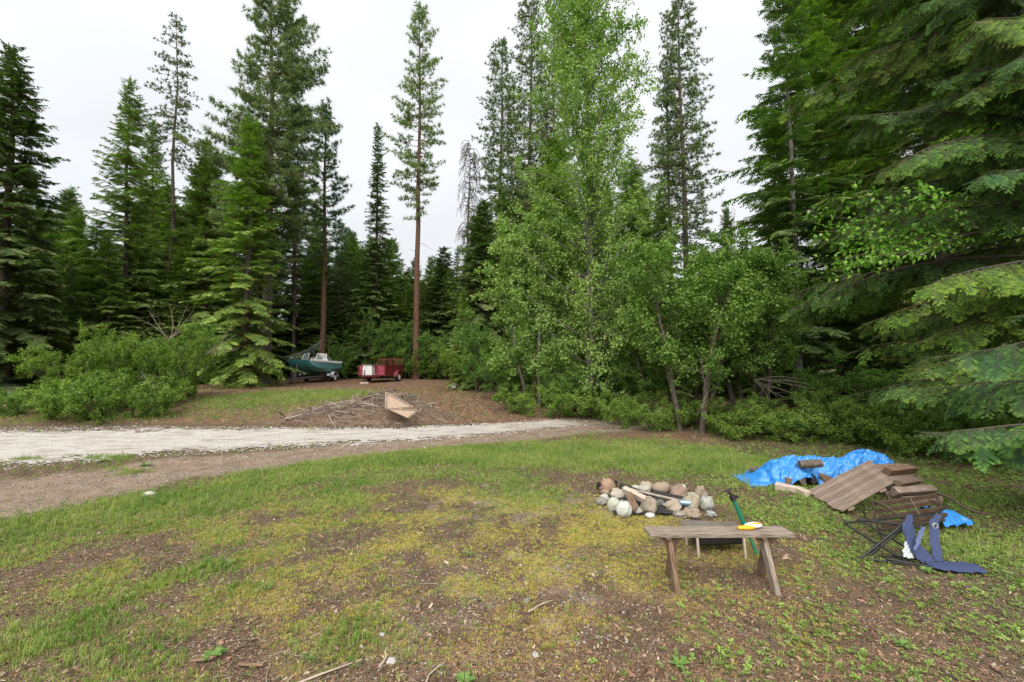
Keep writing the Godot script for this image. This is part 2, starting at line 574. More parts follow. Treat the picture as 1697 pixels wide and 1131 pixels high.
func trunk_mesh(p: Array, r0: float, sides := 9) -> Geo:
	var g := Geo.new()
	var rr := []
	var k := p.size() - 1
	for i in k + 1:
		var t := float(i) / k
		rr.append(r0 * (pow(1 - t, .8) * .97 + .03) * (1.25 if i == 0 else 1.0))
	g.tube(p, rr, sides)
	return g

# one flat spray of fir: a stem of foliage with side shoots
func feather(g: Geo, at: Vector3, dir: Vector3, up: Vector3, L: float, w: float, a: Color, tip: Color, r: RandomNumberGenerator) -> void:
	var side := dir.cross(up).normalized()
	var e := at + dir * L
	g.col = a
	g.tri(at - side * w * .5, e, at + side * w * .5)
	var k := maxi(2, int(L / .08))
	for i in k:
		var f := (i + .6) / (k + .4)
		var q := at + dir * (L * f)
		var l := (.06 + .5 * L * (1 - f)) * r.randf_range(.7, 1.15)
		l = minf(l, .24)
		for s in [-1.0, 1.0]:
			g.col = tip if f > .72 and r.randf() < .75 else a
			var o: Vector3 = (dir * .75 + side * s * .75 - up * r.randf_range(-.1, .35)).normalized()
			var x := o.cross(up).normalized() * (w * .62)
			g.tri(q - x, q + o * l, q + x)

# a tuft of long needles
func tuft(g: Geo, at: Vector3, dir: Vector3, size: float, k: int, w: float, r: RandomNumberGenerator) -> void:
	for i in k:
		var o := (dir * .55 + rand_unit(r)).normalized()
		var x := o.cross(rand_unit(r)).normalized() * w
		var l := size * r.randf_range(.7, 1.1)
		g.tri(at - x, at + o * l, at + x)

func fir_profile(t: float, o: Dictionary) -> float:
	return pow(t, o.get("pw", .8)) * (1.0 - o.get("tuck", .25) * sm(.75, 1.0, t))

# a conifer as meshes: trunk, limbs, crown. Its parameters: h height, r0 trunk radius, cb where the crown begins, r reach of branches
func conifer(seed_: int, o: Dictionary) -> Dictionary:
	var r := RandomNumberGenerator.new()
	r.seed = seed_
	var tp := trunk_points(r, o.h, o.get("sway", .04))
	var T := trunk_mesh(tp, o.r0)
	var L := Geo.new()
	var C := Geo.new()
	var pine: bool = o.get("pine", false)
	var lop: float = o.get("lop", .2)
	var lop0 := r.randf() * TAU
	var y: float = o.cb
	var ca: Color = o.c0
	var cb_: Color = o.c1
	var ct: Color = o.get("tip", cb_)
	while y < o.h - .25:
		var t: float = (o.h - y) / (o.h - o.cb)
		var nb := r.randi_range(o.get("n0", 5), o.get("n1", 7))
		var a0 := r.randf() * TAU
		for b in nb:
			if r.randf() < o.get("gap", .08): continue
			var az := a0 + TAU * b / nb + r.randfn(0, .28)
			var len_: float = o.r * fir_profile(t, o) * r.randf_range(.55, 1.15) * (1.0 + lop * cos(az - y * .23 - lop0)) + .22
			var el := deg_to_rad(lerpf(o.get("et", 45.0), o.get("el", -8.0), pow(t, .7))) + r.randfn(0, .12)
			var out := Vector3(cos(az), 0, sin(az))
			var cv: float = o.get("curve", -.18) * r.randf_range(.6, 1.3)
			var yy := y + r.randf_range(-.15, .15)
			var base := along(tp, clampf(yy / o.h, 0, 1))
			var pts := []
			for i in 6:
				var s := i / 5.0
				pts.append(base + out * (len_ * s * cos(el)) + Vector3.UP * (len_ * (s * sin(el) + cv * s * s)) + rand_unit(r) * (.03 * len_ * s))
			var br: float = o.r0 * .16 * (.25 + .75 * t) + .006
			L.tube(pts, [br, br * .8, br * .6, br * .45, br * .3, br * .12], 3, false)
			var lat := out.cross(Vector3.UP)
			if pine:
				var s := lerpf(.55, .22, minf(1, len_ / o.r)) if len_ > .8 else .25
				while s <= 1.0:
					var p := along(pts, minf(s, .999))
					var kk := 1 + int(o.get("sub", 2) * len_ * .6 * (1.15 - s) + .6)
					for q in kk:
						var sd := r.randf_range(-1, 1)
						var off := lat * sd * len_ * .3 * (1.25 - s) + Vector3.UP * r.randf_range(-.02, .16) + out * r.randf_range(0, .18)
						C.col = ca.lerp(cb_, clampf(r.randf() * .9 + .1 * s, 0, 1))
						var at := p + off
						if off.length() > .3:
							L.tube([p, p.lerp(at, .5) + Vector3.UP * .03, at], [br * .3, br * .22, br * .12], 3, false)
						tuft(C, at, (out * .8 + lat * sd * .6 + Vector3.UP * .7).normalized(), o.get("ts", .26) * r.randf_range(.75, 1.15), o.get("tk", 14), o.get("tw", .024), r)
					s += .2 / maxf(.5, len_) * o.get("sp", 1.0)
			else:
				var s := .1 + .12 * r.randf()
				var ds: float = o.get("ds", .2) * .62 / len_
				while s < 1.0:
					var p := along(pts, s)
					var bd: Vector3 = (along(pts, minf(.999, s + .1)) - along(pts, maxf(0, s - .1))).normalized()
					var up := bd.cross(lat).normalized()
					if up.y < 0: up = -up
					for sd in [-1.0, 1.0]:
						if r.randf() < .1: continue
						var tl: float = minf(o.get("tw", .55), .5 * len_ * (1.08 - s) + .1) * r.randf_range(.7, 1.15)
						var dir: Vector3 = (bd * r.randf_range(.45, .8) + lat * sd - Vector3.UP * r.randf_range(.0, o.get("hang", .8))).normalized()
						var base_c := ca.lerp(cb_, r.randf())
						feather(C, p, dir, (up + rand_unit(r) * .55).normalized(), tl, o.get("w", .05), base_c, base_c.lerp(ct, .8), r)
					s += ds * r.randf_range(.8, 1.2)
				feather(C, pts[4], (pts[5] - pts[4]).normalized(), (Vector3.UP + rand_unit(r) * .2).normalized(), .3, o.get("w", .055), ca, ct, r)
		y += o.get("step", .34) * lerpf(.55, 1.0, t) * r.randf_range(.8, 1.2)
	# bare or dead stubs below the crown
	for k in o.get("stubs", 0):
		var yy: float = r.randf_range(o.cb * .25, o.cb + .12 * (o.h - o.cb))
		var az := r.randf() * TAU
		var b := along(tp, yy / o.h)
		var ln := r.randf_range(.4, 1.5)
		var e := b + Vector3(cos(az), r.randf_range(-.5, .1), sin(az)) * ln
		L.tube([b, b.lerp(e, .5) + Vector3.UP * .08, e], [.022, .014, .005], 3, false)
	# the leader
	if pine:
		C.col = cb_
		tuft(C, Vector3(tp[-1].x, o.h - .1, tp[-1].z), Vector3.UP, .3, 16, .024, r)
	else:
		for k in 5:
			C.col = cb_
			feather(C, tp[-1] - Vector3.UP * (.5 - k * .08), (Vector3.UP + rand_unit(r) * .5).normalized(), rand_unit(r), .35, .05, ca, cb_, r)
	return {"trunk": T.mesh(), "limbs": L.mesh(), "crown": C.mesh(), "h": o.h}

# a small leaf, folded along its midrib
func leaf(g: Geo, at: Vector3, dir: Vector3, nrm: Vector3, L: float, w: float) -> void:
	var s := dir.cross(nrm).normalized() * w
	var m := at + dir * (L * .45) - nrm * (w * .25)
	var e := at + dir * L
	g.tri(at, m + s + nrm * (w * .5), e)
	g.tri(at, e, m - s + nrm * (w * .5))

# a broadleaved tree or bush: stems that fork, and leaves along the outer twigs
func broadleaf(seed_: int, o: Dictionary) -> Dictionary:
	var r := RandomNumberGenerator.new()
	r.seed = seed_
	var T := Geo.new()
	var L := Geo.new()
	var C := Geo.new()
	var stems: Array = []
	var trunks := []
	for k in o.get("stems", 1):
		var p := []
		var az = TAU * k / o.get("stems", 1) + r.randfn(0, .3)
		var lean: float = o.get("lean", 0.0) * r.randf_range(.4, 1.2)
		var q = Vector3(cos(az), 0, sin(az)) * o.get("spread", 0.0) * r.randf_range(.2, 1.0)
		var d := Vector3(cos(az) * lean, 1, sin(az) * lean).normalized()
		var hh: float = o.h * (1.0 if k == 0 else r.randf_range(.7, 1.0))
		for i in 11:
			p.append(q)
			q += d * hh / 10.0
			d = (d + rand_unit(r) * o.get("wob", .08) + Vector3.UP * .04 + Vector3(cos(az), 0, sin(az)) * o.get("arch", 0.0) * (i / 10.0)).normalized()
		p[0].y = -.2
		stems.append(p)
		var g := trunk_mesh(p, o.r0 * r.randf_range(.7, 1.1) if k > 0 else o.r0, 7)
		if o.get("stems", 1) <= 5: trunks.append(g.mesh())
		else:
			T.v.append_array(g.v); T.n.append_array(g.n); T.c.append_array(g.c)
	var per := int(o.limbs / stems.size())
	for p in stems:
		for k in per:
			var s := lerpf(o.cb, .99, pow((k + r.randf()) / per, o.get("bias", .9)))
			var b := along(p, s)
			var ax: Vector3 = (along(p, minf(.999, s + .05)) - along(p, s - .05)).normalized()
			var az := k * 2.4 + r.randfn(0, .5)
			var out := Vector3(cos(az), 0, sin(az))
			var rise: float = o.get("rise", .8) * r.randf_range(.5, 1.4) * lerpf(o.get("low_rise", 1.0), 1.0, minf(1, s / .35))
			var ln: float = o.reach * sqrt(maxf(.04, 1.0 - pow(absf(s - o.get("belly", .35)) / (1.02 - o.get("belly", .35)), 2.0))) * r.randf_range(.55, 1.1)
			var dir := (out + ax * rise).normalized()
			var lp := []
			var q := b
			for i in 6:
				lp.append(q)
				q += dir * ln / 5.0
				dir = (dir + rand_unit(r) * .16 + Vector3.UP * o.get("bend", .05)).normalized()
			var lr: float = maxf(.006, o.r0 * .3 * (1.05 - s))
			L.tube(lp, [lr, lr * .8, lr * .6, lr * .45, lr * .3, lr * .15], 4, false)
			var tone := r.randf()
			for j in o.get("twigs", 7):
				var f := lerpf(o.get("f0", .22), 1.0, (j + r.randf()) / o.get("twigs", 7))
				var tb := along(lp, minf(f, .999))
				var td = ((along(lp, minf(.999, f + .1)) - tb).normalized() * .7 + rand_unit(r) * .8 + Vector3.UP * o.get("tup", .1)).normalized()
				var tl: float = o.get("tl", .6) * r.randf_range(.5, 1.2) * (1.2 - f * .5)
				var te = tb + td * tl
				L.tube([tb, tb.lerp(te, .55) + rand_unit(r) * .04, te], [lr * .25 + .002, lr * .15 + .002, .0015], 3, false)
				for m in o.leaves:
					var lf = tb.lerp(te, pow(r.randf(), .7)) + rand_unit(r) * (o.get("fuzz", .14) * r.randf())
					var ld = (rand_unit(r) + td * .5 - Vector3.UP * o.get("droop", .4)).normalized()
					C.col = o.c0.lerp(o.c1, clampf(tone * .45 + r.randf() * .55, 0, 1))
					leaf(C, lf, ld, (Vector3.UP * o.get("flat", .8) + rand_unit(r)).normalized(), o.ls * r.randf_range(.5, 1.25), o.ls * o.get("lw", .34))
	if trunks.is_empty(): trunks.append(T.mesh())
	return {"trunks": trunks, "trunk": trunks[0], "limbs": L.mesh(), "crown": C.mesh(), "h": o.h}

func plant(called: String, d: Dictionary, x: float, z: float, scale: Vector3, turn: float, bark: Material, foliage: Material, label: String, category: String, group := "", stem := "trunk", leafage := "crown") -> Node3D:
	var o := thing(called, label, category, Vector3(x, H(x, z) - (.04 if leafage == "crown" else .16), z), turn, group)
	for m in d.get("trunks", [d.trunk]): put(stem, m, bark, o).scale = scale
	put("limbs", d.limbs, d.get("limb_mat", bark), o).scale = scale
	put(leafage, d.crown, foliage, o).scale = scale
	return o

# ---------------------------------------------------------------- the forest
const TREES := [
	["pine_big", -16.14, 30.00, 26.99, 1.00, "broad bushy pine towering behind the boat, its top cut by the frame"],
	["pine_slim", -7.67, 37.00, 31.17, 1.00, "tall slender pine with reddish trunk rising behind the red trailer"],
	["pine_young", -14.76, 36.00, 22.60, 1.00, "young dark pine with tufted tiers directly behind the boat"],
	["lodgepole_tall", -22.77, 30.00, 24.56, 1.00, "thin pine on the left with long bare trunk and small drooping crown"],
	["fir_spire", -11.55, 39.00, 21.96, 1.00, "narrow spire-shaped fir between the two pines behind the trailers"],
	["fir_airy", -23.56, 28.00, 19.08, 1.00, "light green open-branched fir left of the long bare pine"],
	["fir_airy", -28.55, 36.00, 20.63, 0.90, "smaller fir peeking out just right of the open-branched fir"],
	["fir_dark", -24.30, 22.00, 16.84, 1.05, "dark fir cut by the left edge of the frame"],
	["fir_dense", -20.82, 31.00, 16.80, 1.00, "bushy fir between the thin bare pine and the big pine"],
	["fir_bright", -15.66, 27.00, 16.23, 1.00, "bright green fir sweeping to the ground left of the boat"],
	["lodgepole", -17.49, 37.00, 23.69, 0.90, "dark slim pine half hidden right of the big bushy pine"],
	["lodgepole_long", -0.94, 35.00, 26.36, 1.00, "dark pine with long crown left of the leafy cottonwood"],
	["lodgepole_long", 1.19, 33.00, 28.61, 1.00, "tall dark pine seen through the left side of the cottonwood"],
	["lodgepole", 2.90, 31.00, 27.62, 1.00, "bare dark pine trunk standing directly behind the cottonwood"],
	["lodgepole", 9.99, 29.00, 24.52, 0.80, "thin pine trunk just left of the tall pine beyond the maple"],
	["lodgepole_long", 10.64, 28.00, 24.70, 1.10, "tall full pine standing behind the leafy maple clump"],
	["fir_dark", -1.68, 25.00, 10.40, 1.15, "dark dense fir with low boughs behind the dirt bank"],
	["fir_bright", -2.47, 23.50, 5.23, 0.95, "small bright fir with tiered boughs at the end of the bank"],
	["fir_dense", 7.18, 22.00, 10.23, 0.90, "bushy fir filling the gap between cottonwood and tall pine"],
	["fir_grey", 9.70, 15.50, 15.56, 1.00, "pale-trunked fir with open boughs right of the maple clump"],
	["fir_dense", 13.63, 18.50, 23.27, 1.15, "huge dark fir behind the pale-trunked fir"],
	["fir_dense", 13.49, 14.50, 19.41, 1.10, "dark fir deep in the shade at the right behind the near boughs"],
	["fir_dense", 11.35, 24.00, 10.04, 0.80, "fir behind the maple clump below the hill gap"],
	["fir_dense", 12.12, 21.00, 13.26, 0.80, "slender fir directly left of the pale-trunked fir"],
	["fir_airy", 9.32, 11.20, 1.65, 0.80, "small fir sapling among the shrubs at the right"],
]

func make_forest() -> void:
	var S := {}
	S.pine_big = conifer(101, {"h": 27.0, "r0": .36, "cb": 7.5, "r": 4.7, "lop": .3, "pw": .5, "tuck": .6, "pine": true, "n0": 4, "n1": 6, "step": .5, "et": 50.0, "el": -4.0, "curve": .1, "gap": .12, "ts": .34, "tk": 16, "tw": .021, "sub": 3, "stubs": 20, "c0": K(0.068, 0.106, 0.040), "c1": K(0.181, 0.216, 0.083)})
	S.pine_slim = conifer(102, {"h": 31.0, "r0": .27, "cb": 13.2, "r": 3.0, "pw": .62, "tuck": .75, "pine": true, "n0": 3, "n1": 5, "step": .62, "et": 55.0, "el": -12.0, "curve": .18, "gap": .2, "ts": .34, "tk": 15, "tw": .022, "sub": 2, "stubs": 16, "c0": K(0.086, 0.137, 0.049), "c1": K(0.214, 0.259, 0.083)})
	S.pine_young = conifer(103, {"h": 22.6, "r0": .24, "cb": 8.5, "r": 2.35, "pw": .75, "tuck": .5, "pine": true, "n0": 4, "n1": 5, "step": .62, "et": 45.0, "el": -6.0, "curve": .2, "gap": .12, "ts": .34, "tk": 20, "tw": .024, "sub": 1.6, "stubs": 24, "c0": K(0.047, 0.095, 0.040), "c1": K(0.105, 0.155, 0.064)})
	S.lodgepole_tall = conifer(104, {"h": 24.6, "r0": .17, "cb": 15.0, "r": 1.75, "pw": .55, "tuck": .35, "pine": true, "n0": 3, "n1": 4, "step": .42, "et": 40.0, "el": -38.0, "curve": -.1, "gap": .15, "ts": .22, "tk": 12, "tw": .024, "sub": 1.6, "stubs": 12, "sway": .09, "c0": K(0.052, 0.078, 0.034), "c1": K(0.127, 0.147, 0.055)})
	S.lodgepole = conifer(105, {"h": 26.0, "r0": .19, "cb": 14.0, "r": 2.0, "pw": .6, "tuck": .5, "pine": true, "n0": 3, "n1": 5, "step": .45, "et": 45.0, "el": -25.0, "curve": .05, "gap": .15, "ts": .22, "tk": 13, "tw": .022, "sub": 2, "stubs": 34, "c0": K(0.063, 0.088, 0.037), "c1": K(0.150, 0.173, 0.064)})
	S.lodgepole_long = conifer(106, {"h": 27.0, "r0": .23, "cb": 8.5, "r": 2.8, "pw": .55, "tuck": .4, "pine": true, "n0": 4, "n1": 6, "step": .46, "et": 45.0, "el": -20.0, "curve": .05, "gap": .12, "ts": .25, "tk": 13, "tw": .022, "sub": 2.2, "stubs": 22, "c0": K(0.063, 0.095, 0.037), "c1": K(0.150, 0.182, 0.064)})
	S.fir_spire = conifer(107, {"h": 22.0, "r0": .22, "cb": 1.0, "r": 2.3, "pw": 1.0, "n0": 5, "n1": 7, "step": .36, "et": 25.0, "el": -14.0, "curve": -.05, "gap": .12, "ds": .21, "tw": .42, "c0": K(0.075, 0.112, 0.045), "c1": K(0.151, 0.182, 0.064)})
	S.fir_airy = conifer(108, {"h": 19.0, "r0": .19, "cb": 2.4, "r": 3.5, "pw": .8, "n0": 4, "n1": 6, "step": .42, "et": 42.0, "el": -2.0, "curve": -.08, "gap": .16, "ds": .22, "tw": .55, "c0": K(0.099, 0.150, 0.051), "c1": K(0.199, 0.245, 0.070), "tip": K(0.284, 0.321, 0.070)})
	S.fir_young = conifer(121, {"lop": 0.25, "h": 12.0, "r0": 0.12, "cb": 0.6, "r": 2.6, "pw": .8, "n0": 4, "n1": 6, "step": 0.34, "et": 50, "el": -2.0, "curve": -.08, "gap": 0.12, "ds": .22, "tw": .55, "c0": K(0.099, 0.150, 0.051), "c1": K(0.199, 0.245, 0.070), "tip": K(0.284, 0.321, 0.070)})
	S.fir_dark = conifer(109, {"h": 17.0, "r0": .25, "cb": .5, "r": 3.7, "pw": .72, "n0": 5, "n1": 7, "step": .38, "et": 38.0, "el": -14.0, "curve": -.12, "gap": .12, "ds": .21, "tw": .6, "w": .06, "c0": K(0.056, 0.086, 0.037), "c1": K(0.125, 0.155, 0.051)})
	S.fir_broken = conifer(122, {"lop": 0.4, "h": 17.0, "r0": .25, "cb": .5, "r": 3.1, "pw": 0.5, "n0": 5, "n1": 7, "step": .38, "et": 38.0, "el": -14.0, "curve": -.12, "gap": 0.26, "ds": .21, "tw": .6, "w": .06, "c0": K(0.056, 0.086, 0.037), "c1": K(0.125, 0.155, 0.051)})
	S.fir_dense = conifer(110, {"h": 16.0, "r0": .22, "cb": .5, "r": 3.2, "pw": .75, "n0": 5, "n1": 7, "step": .36, "et": 40.0, "el": -10.0, "curve": -.1, "gap": .1, "ds": .21, "tw": .55, "c0": K(0.090, 0.141, 0.045), "c1": K(0.184, 0.235, 0.057), "tip": K(0.256, 0.302, 0.064)})
	S.fir_ragged = conifer(120, {"lop": 0.45, "h": 16.0, "r0": .22, "cb": .5, "r": 2.7, "pw": 0.6, "n0": 5, "n1": 7, "step": 0.44, "et": 48, "el": -10.0, "curve": -.1, "gap": 0.3, "ds": .21, "tw": .55, "c0": K(0.090, 0.141, 0.045), "c1": K(0.184, 0.235, 0.057), "tip": K(0.256, 0.302, 0.064)})
	S.fir_bright = conifer(111, {"w": .034, "h": 16.0, "r0": .23, "cb": .3, "r": 3.0, "pw": .62, "tuck": .1, "n0": 5, "n1": 7, "step": .36, "et": 40.0, "el": -16.0, "curve": -.14, "gap": .14, "ds": .19, "tw": .55, "hang": .55, "c0": K(0.090, 0.150, 0.037), "c1": K(0.184, 0.254, 0.049), "tip": K(0.371, 0.415, 0.070)})
	S.fir_grey = conifer(112, {"h": 15.6, "r0": .13, "cb": 2.2, "r": 2.4, "pw": .6, "tuck": .3, "n0": 4, "n1": 6, "step": .36, "et": 35.0, "el": -14.0, "curve": -.1, "gap": .36, "ds": .15, "tw": .5, "w": .042, "hang": .5, "stubs": 24, "c0": K(0.075, 0.121, 0.047), "c1": K(0.141, 0.191, 0.064), "tip": K(0.216, 0.259, 0.064)})
	print("tree shapes ", Time.get_ticks_msec())
	var r := RandomNumberGenerator.new()
	r.seed = 7
	for t in TREES:
		var d: Dictionary = S[t[0]]
		var k: float = t[3] / d.h
		var pine: bool = t[0].begins_with("pine") or t[0].begins_with("lodge")
		var bark: Material = M.bark_red if t[0] in ["pine_slim", "pine_young"] else M.bark_pale if t[0] == "fir_grey" else M.bark
		d.limb_mat = M.twig
		plant("pine_tree" if pine else "fir_tree", d, t[1], -t[2], Vector3(k * t[4], k, k * t[4]), r.randf() * TAU, bark, M.needle, t[5], "tree", "pines" if pine else "firs")
	# the wall of forest further back: (from x, to x, from depth, to depth, count, lowest, highest, label)
	var walls := [
		[-52.0, -29.0, 32.0, 46.0, 26, 13.0, 18.0, "conifer in the crowded forest wall at the far left"],
		[-31.0, -18.0, 34.0, 46.0, 24, 12.0, 18.0, "conifer in the forest behind the leafy brush heap"],
		[-31.0, -20.5, 23.5, 30.0, 15, 6.0, 10.5, "conifer of middle height just behind the leafy brush heap"],
		[-42.0, -29.0, 24.0, 34.0, 14, 7.0, 12.0, "conifer at the left edge in front of the forest wall"],
		[-19.5, -3.0, 39.0, 42.0, 18, 5.0, 9.0, "conifer of middle height in front of the forest behind the trailers"],
		[-20.0, -11.0, 40.0, 50.0, 18, 10.5, 15.0, "conifer in the forest behind the parked boat"],
		[-13.0, -1.0, 42.0, 54.0, 26, 8.0, 12.0, "conifer low in the forest gap behind the red trailer"],
		[-8.0, -1.5, 38.5, 44.0, 14, 8.5, 12.0, "conifer between the slender reddish pine and the dead tree"],
		[-2.0, 11.0, 30.0, 46.0, 20, 11.0, 18.0, "conifer in the forest behind the cottonwood"],
		[10.5, 18.0, 24.0, 34.0, 9, 6.0, 8.5, "low conifer in the gap under the distant hill"],
		[18.0, 32.0, 21.0, 36.0, 13, 17.0, 23.0, "conifer deep in the forest at the right"],
	]
	var kinds := ["fir_dense", "fir_dark", "fir_spire", "fir_airy", "lodgepole_long", "fir_bright", "fir_ragged", "fir_young", "fir_broken", "fir_ragged", "fir_young"]
	var looks := {"fir_dense": "bushy green", "fir_dark": "dark broad", "fir_spire": "narrow spire-shaped", "fir_airy": "open-branched", "lodgepole_long": "tall sparse pine-like", "fir_bright": "light green drooping", "fir_ragged": "ragged lopsided", "fir_young": "young slender", "fir_broken": "uneven dark"}
	for w in walls:
		for i in int(w[4]):
			var x: float = lerpf(w[0], w[1], (i + r.randf_range(.1, .9)) / w[4])
			var dd := r.randf_range(w[2], w[3])
			var kind: String = kinds[r.randi() % kinds.size()] if w[6] > 11.0 and w[3] > 34.5 else ["fir_young", "fir_bright", "fir_airy", "fir_dense"][r.randi() % 4]
			var d: Dictionary = S[kind]
			var k: float = r.randf_range(w[5], w[6]) / d.h
			var wd := r.randf_range(.95, 1.2) * (1.15 if w[5] < 12.0 else 1.0)
			d.limb_mat = M.twig
			plant("pine_tree" if kind == "lodgepole_long" else "fir_tree", d, x, -dd, Vector3(k * wd, k, k * wd), r.randf() * TAU, M.bark, M.needle, looks[kind] + " " + w[7], "tree", w[7]).rotation += Vector3(r.randfn(0, .02), 0, r.randfn(0, .02))
	make_snag()
	make_far()
	# ---- broadleaved trees and bushes
	var cot := broadleaf(201, {"h": 15.2, "r0": .17, "cb": .03, "limbs": 150, "low_rise": .15, "f0": .04, "reach": 3.5, "belly": .26, "rise": .85, "bend": .07, "twigs": 9, "tl": .75, "leaves": 56, "fuzz": .24, "ls": .09, "lw": .36, "droop": .6, "flat": .5, "wob": .035, "c0": K(0.113, 0.192, 0.047), "c1": K(0.262, 0.332, 0.091)})
	cot.limb_mat = M.bark_aspen
	plant("cottonwood_tree", cot, 2.7, -16.0, Vector3.ONE, .4, M.bark_aspen, M.leaf, "tall light green cottonwood at the bend of the gravel road", "tree")
	var young := broadleaf(202, {"h": 6.4, "r0": .06, "stems": 4, "spread": .5, "lean": .22, "cb": .08, "limbs": 60, "reach": 1.7, "belly": .4, "rise": .8, "twigs": 7, "tl": .6, "leaves": 70, "fuzz": .2, "ls": .095, "lw": .36, "droop": .5, "flat": .6, "c0": K(0.110, 0.187, 0.044), "c1": K(0.239, 0.299, 0.080)})
	young.limb_mat = M.bark_aspen
	plant("cottonwood_tree", young, 1.0, -16.8, Vector3(1.2, 1.05, 1.2), 0, M.bark_aspen, M.leaf, "young cottonwood clump left of the tall cottonwood's trunk", "tree")
	plant("cottonwood_tree", young, 4.4, -18.0, Vector3(1.0, .85, 1.0), 2, M.bark_aspen, M.leaf, "young cottonwood clump right of the tall cottonwood's trunk", "tree")
	var maple := broadleaf(203, {"h": 5.0, "r0": .075, "stems": 5, "spread": .4, "lean": .3, "cb": .28, "limbs": 95, "reach": 1.4, "belly": .6, "rise": .7, "twigs": 8, "tl": .5, "leaves": 50, "fuzz": .16, "ls": .075, "lw": .4, "droop": .3, "flat": 1.1, "wob": .1, "c0": K(0.081, 0.145, 0.031), "c1": K(0.169, 0.246, 0.054)})
	plant("maple_tree", maple, 4.95, -12.5, Vector3(1.08, 1.05, 1.08), .9, M.bark, M.leaf, "leafy many-stemmed maple at the edge of the clearing", "tree")
	plant("maple_tree", maple, 7.0, -13.6, Vector3(1.0, .98, 1.0), 3.0, M.bark, M.leaf, "leafy maple right of the many-stemmed one", "tree")
	plant("maple_tree", maple, 4.6, -14.8, Vector3(.8, .66, .8), 4.1, M.bark, M.leaf, "low maple behind the many-stemmed one beside the road", "tree")
	var bush := broadleaf(204, {"h": 2.6, "r0": .03, "stems": 12, "spread": .9, "lean": .8, "arch": .14, "cb": .04, "limbs": 100, "reach": .75, "belly": .6, "rise": .7, "twigs": 6, "tl": .32, "leaves": 60, "fuzz": .12, "ls": .055, "lw": .4, "droop": .2, "flat": 1.0, "wob": .12, "c0": K(0.070, 0.124, 0.020), "c1": K(0.161, 0.219, 0.032)})
	var bush2 := broadleaf(205, {"h": 1.5, "r0": .022, "stems": 12, "spread": .9, "lean": 1.0, "arch": .22, "cb": .02, "limbs": 96, "reach": .6, "belly": .6, "rise": .8, "twigs": 6, "tl": .26, "leaves": 52, "fuzz": .1, "ls": .05, "lw": .42, "droop": .1, "flat": 1.1, "wob": .12, "c0": K(0.087, 0.149, 0.031), "c1": K(0.190, 0.256, 0.050)})
	var tall_bush := broadleaf(206, {"h": 4.2, "r0": .045, "stems": 8, "spread": .8, "lean": .45, "arch": .06, "cb": .15, "limbs": 80, "reach": 1.1, "belly": .55, "rise": .8, "twigs": 7, "tl": .42, "leaves": 34, "fuzz": .15, "ls": .08, "lw": .4, "droop": .3, "flat": .9, "wob": .1, "c0": K(0.064, 0.129, 0.028), "c1": K(0.136, 0.216, 0.044)})
	for b in [
		["leafy_bush", bush, -13.2, 17.4, Vector3(.95, 1.28, .95), M.leaf, "bright olive bush at the right of the brush heap"],
		["leafy_bush", bush, -15.2, 16.8, Vector3(.95, 1.02, .95), M.leaf, "bright olive bush in the middle of the brush heap"],
		["leafy_bush", bush2, -12.2, 14.9, Vector3(1.3, 1.1, 1.0), M.leaf, "low dark green bush in front of the brush heap"],
		["leafy_bush", bush2, -14.1, 15.2, Vector3(1.15, 1.0, 1.0), M.leaf, "low bush beside the sticking-out plank of the brush heap"],
		["leafy_bush", bush2, -16.3, 15.8, Vector3(.8, .7, .8), M.leaf, "small yellow-green bush at the left end of the brush heap"],
		["leafy_bush", tall_bush, -14.6, 19.2, Vector3(1.1, .75, 1.1), M.leaf, "taller dull green bush behind the brush heap"],
		["leafy_bush", tall_bush, -10.6, 38.0, Vector3(1.15, 1.28, 1.15), M.leaf, "big leafy bush directly behind the red trailer"],
		["leafy_bush", tall_bush, -7.6, 37.4, Vector3(1.0, .8, 1.0), M.leaf, "leafy bush at the foot of the slender reddish pine"],
		["leafy_bush", tall_bush, -18.6, 30.0, Vector3(1.0, .6, 1.0), M.leaf, "leafy bush beside the bright fir left of the boat"],
		["leafy_bush", tall_bush, 0.2, 18.6, Vector3(.9, .6, .9), M.leaf, "dark leafy bush at the end of the dirt bank"],
		["leafy_bush", bush2, 1.0, 15.4, Vector3(1.2, .8, .9), M.leaf, "low green bush at the left foot of the cottonwood"],
		["leafy_bush", bush2, 2.95, 15.5, Vector3(.9, .75, .7), M.leaf, "low green bush in front of the cottonwood trunk"],
		["leafy_bush", tall_bush, 3.7, 16.8, Vector3(.75, .55, .75), M.leaf, "leafy bush right of the cottonwood trunk beside the road"],
		["leafy_bush", tall_bush, 1.9, 15.9, Vector3(.6, .48, .6), M.leaf, "leafy bush hugging the left of the cottonwood trunk"],
		["leafy_bush", bush2, 4.0, 13.0, Vector3(.8, .75, .7), M.leaf, "low bush at the left foot of the many-stemmed maple"],
		["leafy_bush", bush2, 5.9, 12.0, Vector3(1.0, .62, .8), M.leaf, "low bush at the right foot of the many-stemmed maple"],
		["leafy_bush", bush2, 6.9, 11.4, Vector3(1.0, .85, .8), M.leaf, "bush with pale new leaves right of the maples"],
		["leafy_bush", bush2, 8.1, 11.2, Vector3(1.0, .7, .8), M.leaf, "bush in front of the fallen dry branches"],
		["leafy_bush", bush2, 8.6, 10.0, Vector3(1.1, .75, .8), M.leaf, "low bush behind the tarp-covered firewood"],
		["leafy_bush", bush2, 9.8, 9.2, Vector3(1.3, .9, 1.0), M.leaf, "bush under the near fir boughs at the right edge"],
		["leafy_bush", tall_bush, 9.5, 13.4, Vector3(.8, .5, .8), M.leaf, "leafy bush at the foot of the pale-trunked fir"],
		["leafy_bush", tall_bush, 12.2, 12.4, Vector3(1.0, .55, 1.0), M.leaf, "leafy bush in deep shade behind the fir sapling"],
	]:
		b[1].limb_mat = M.twig
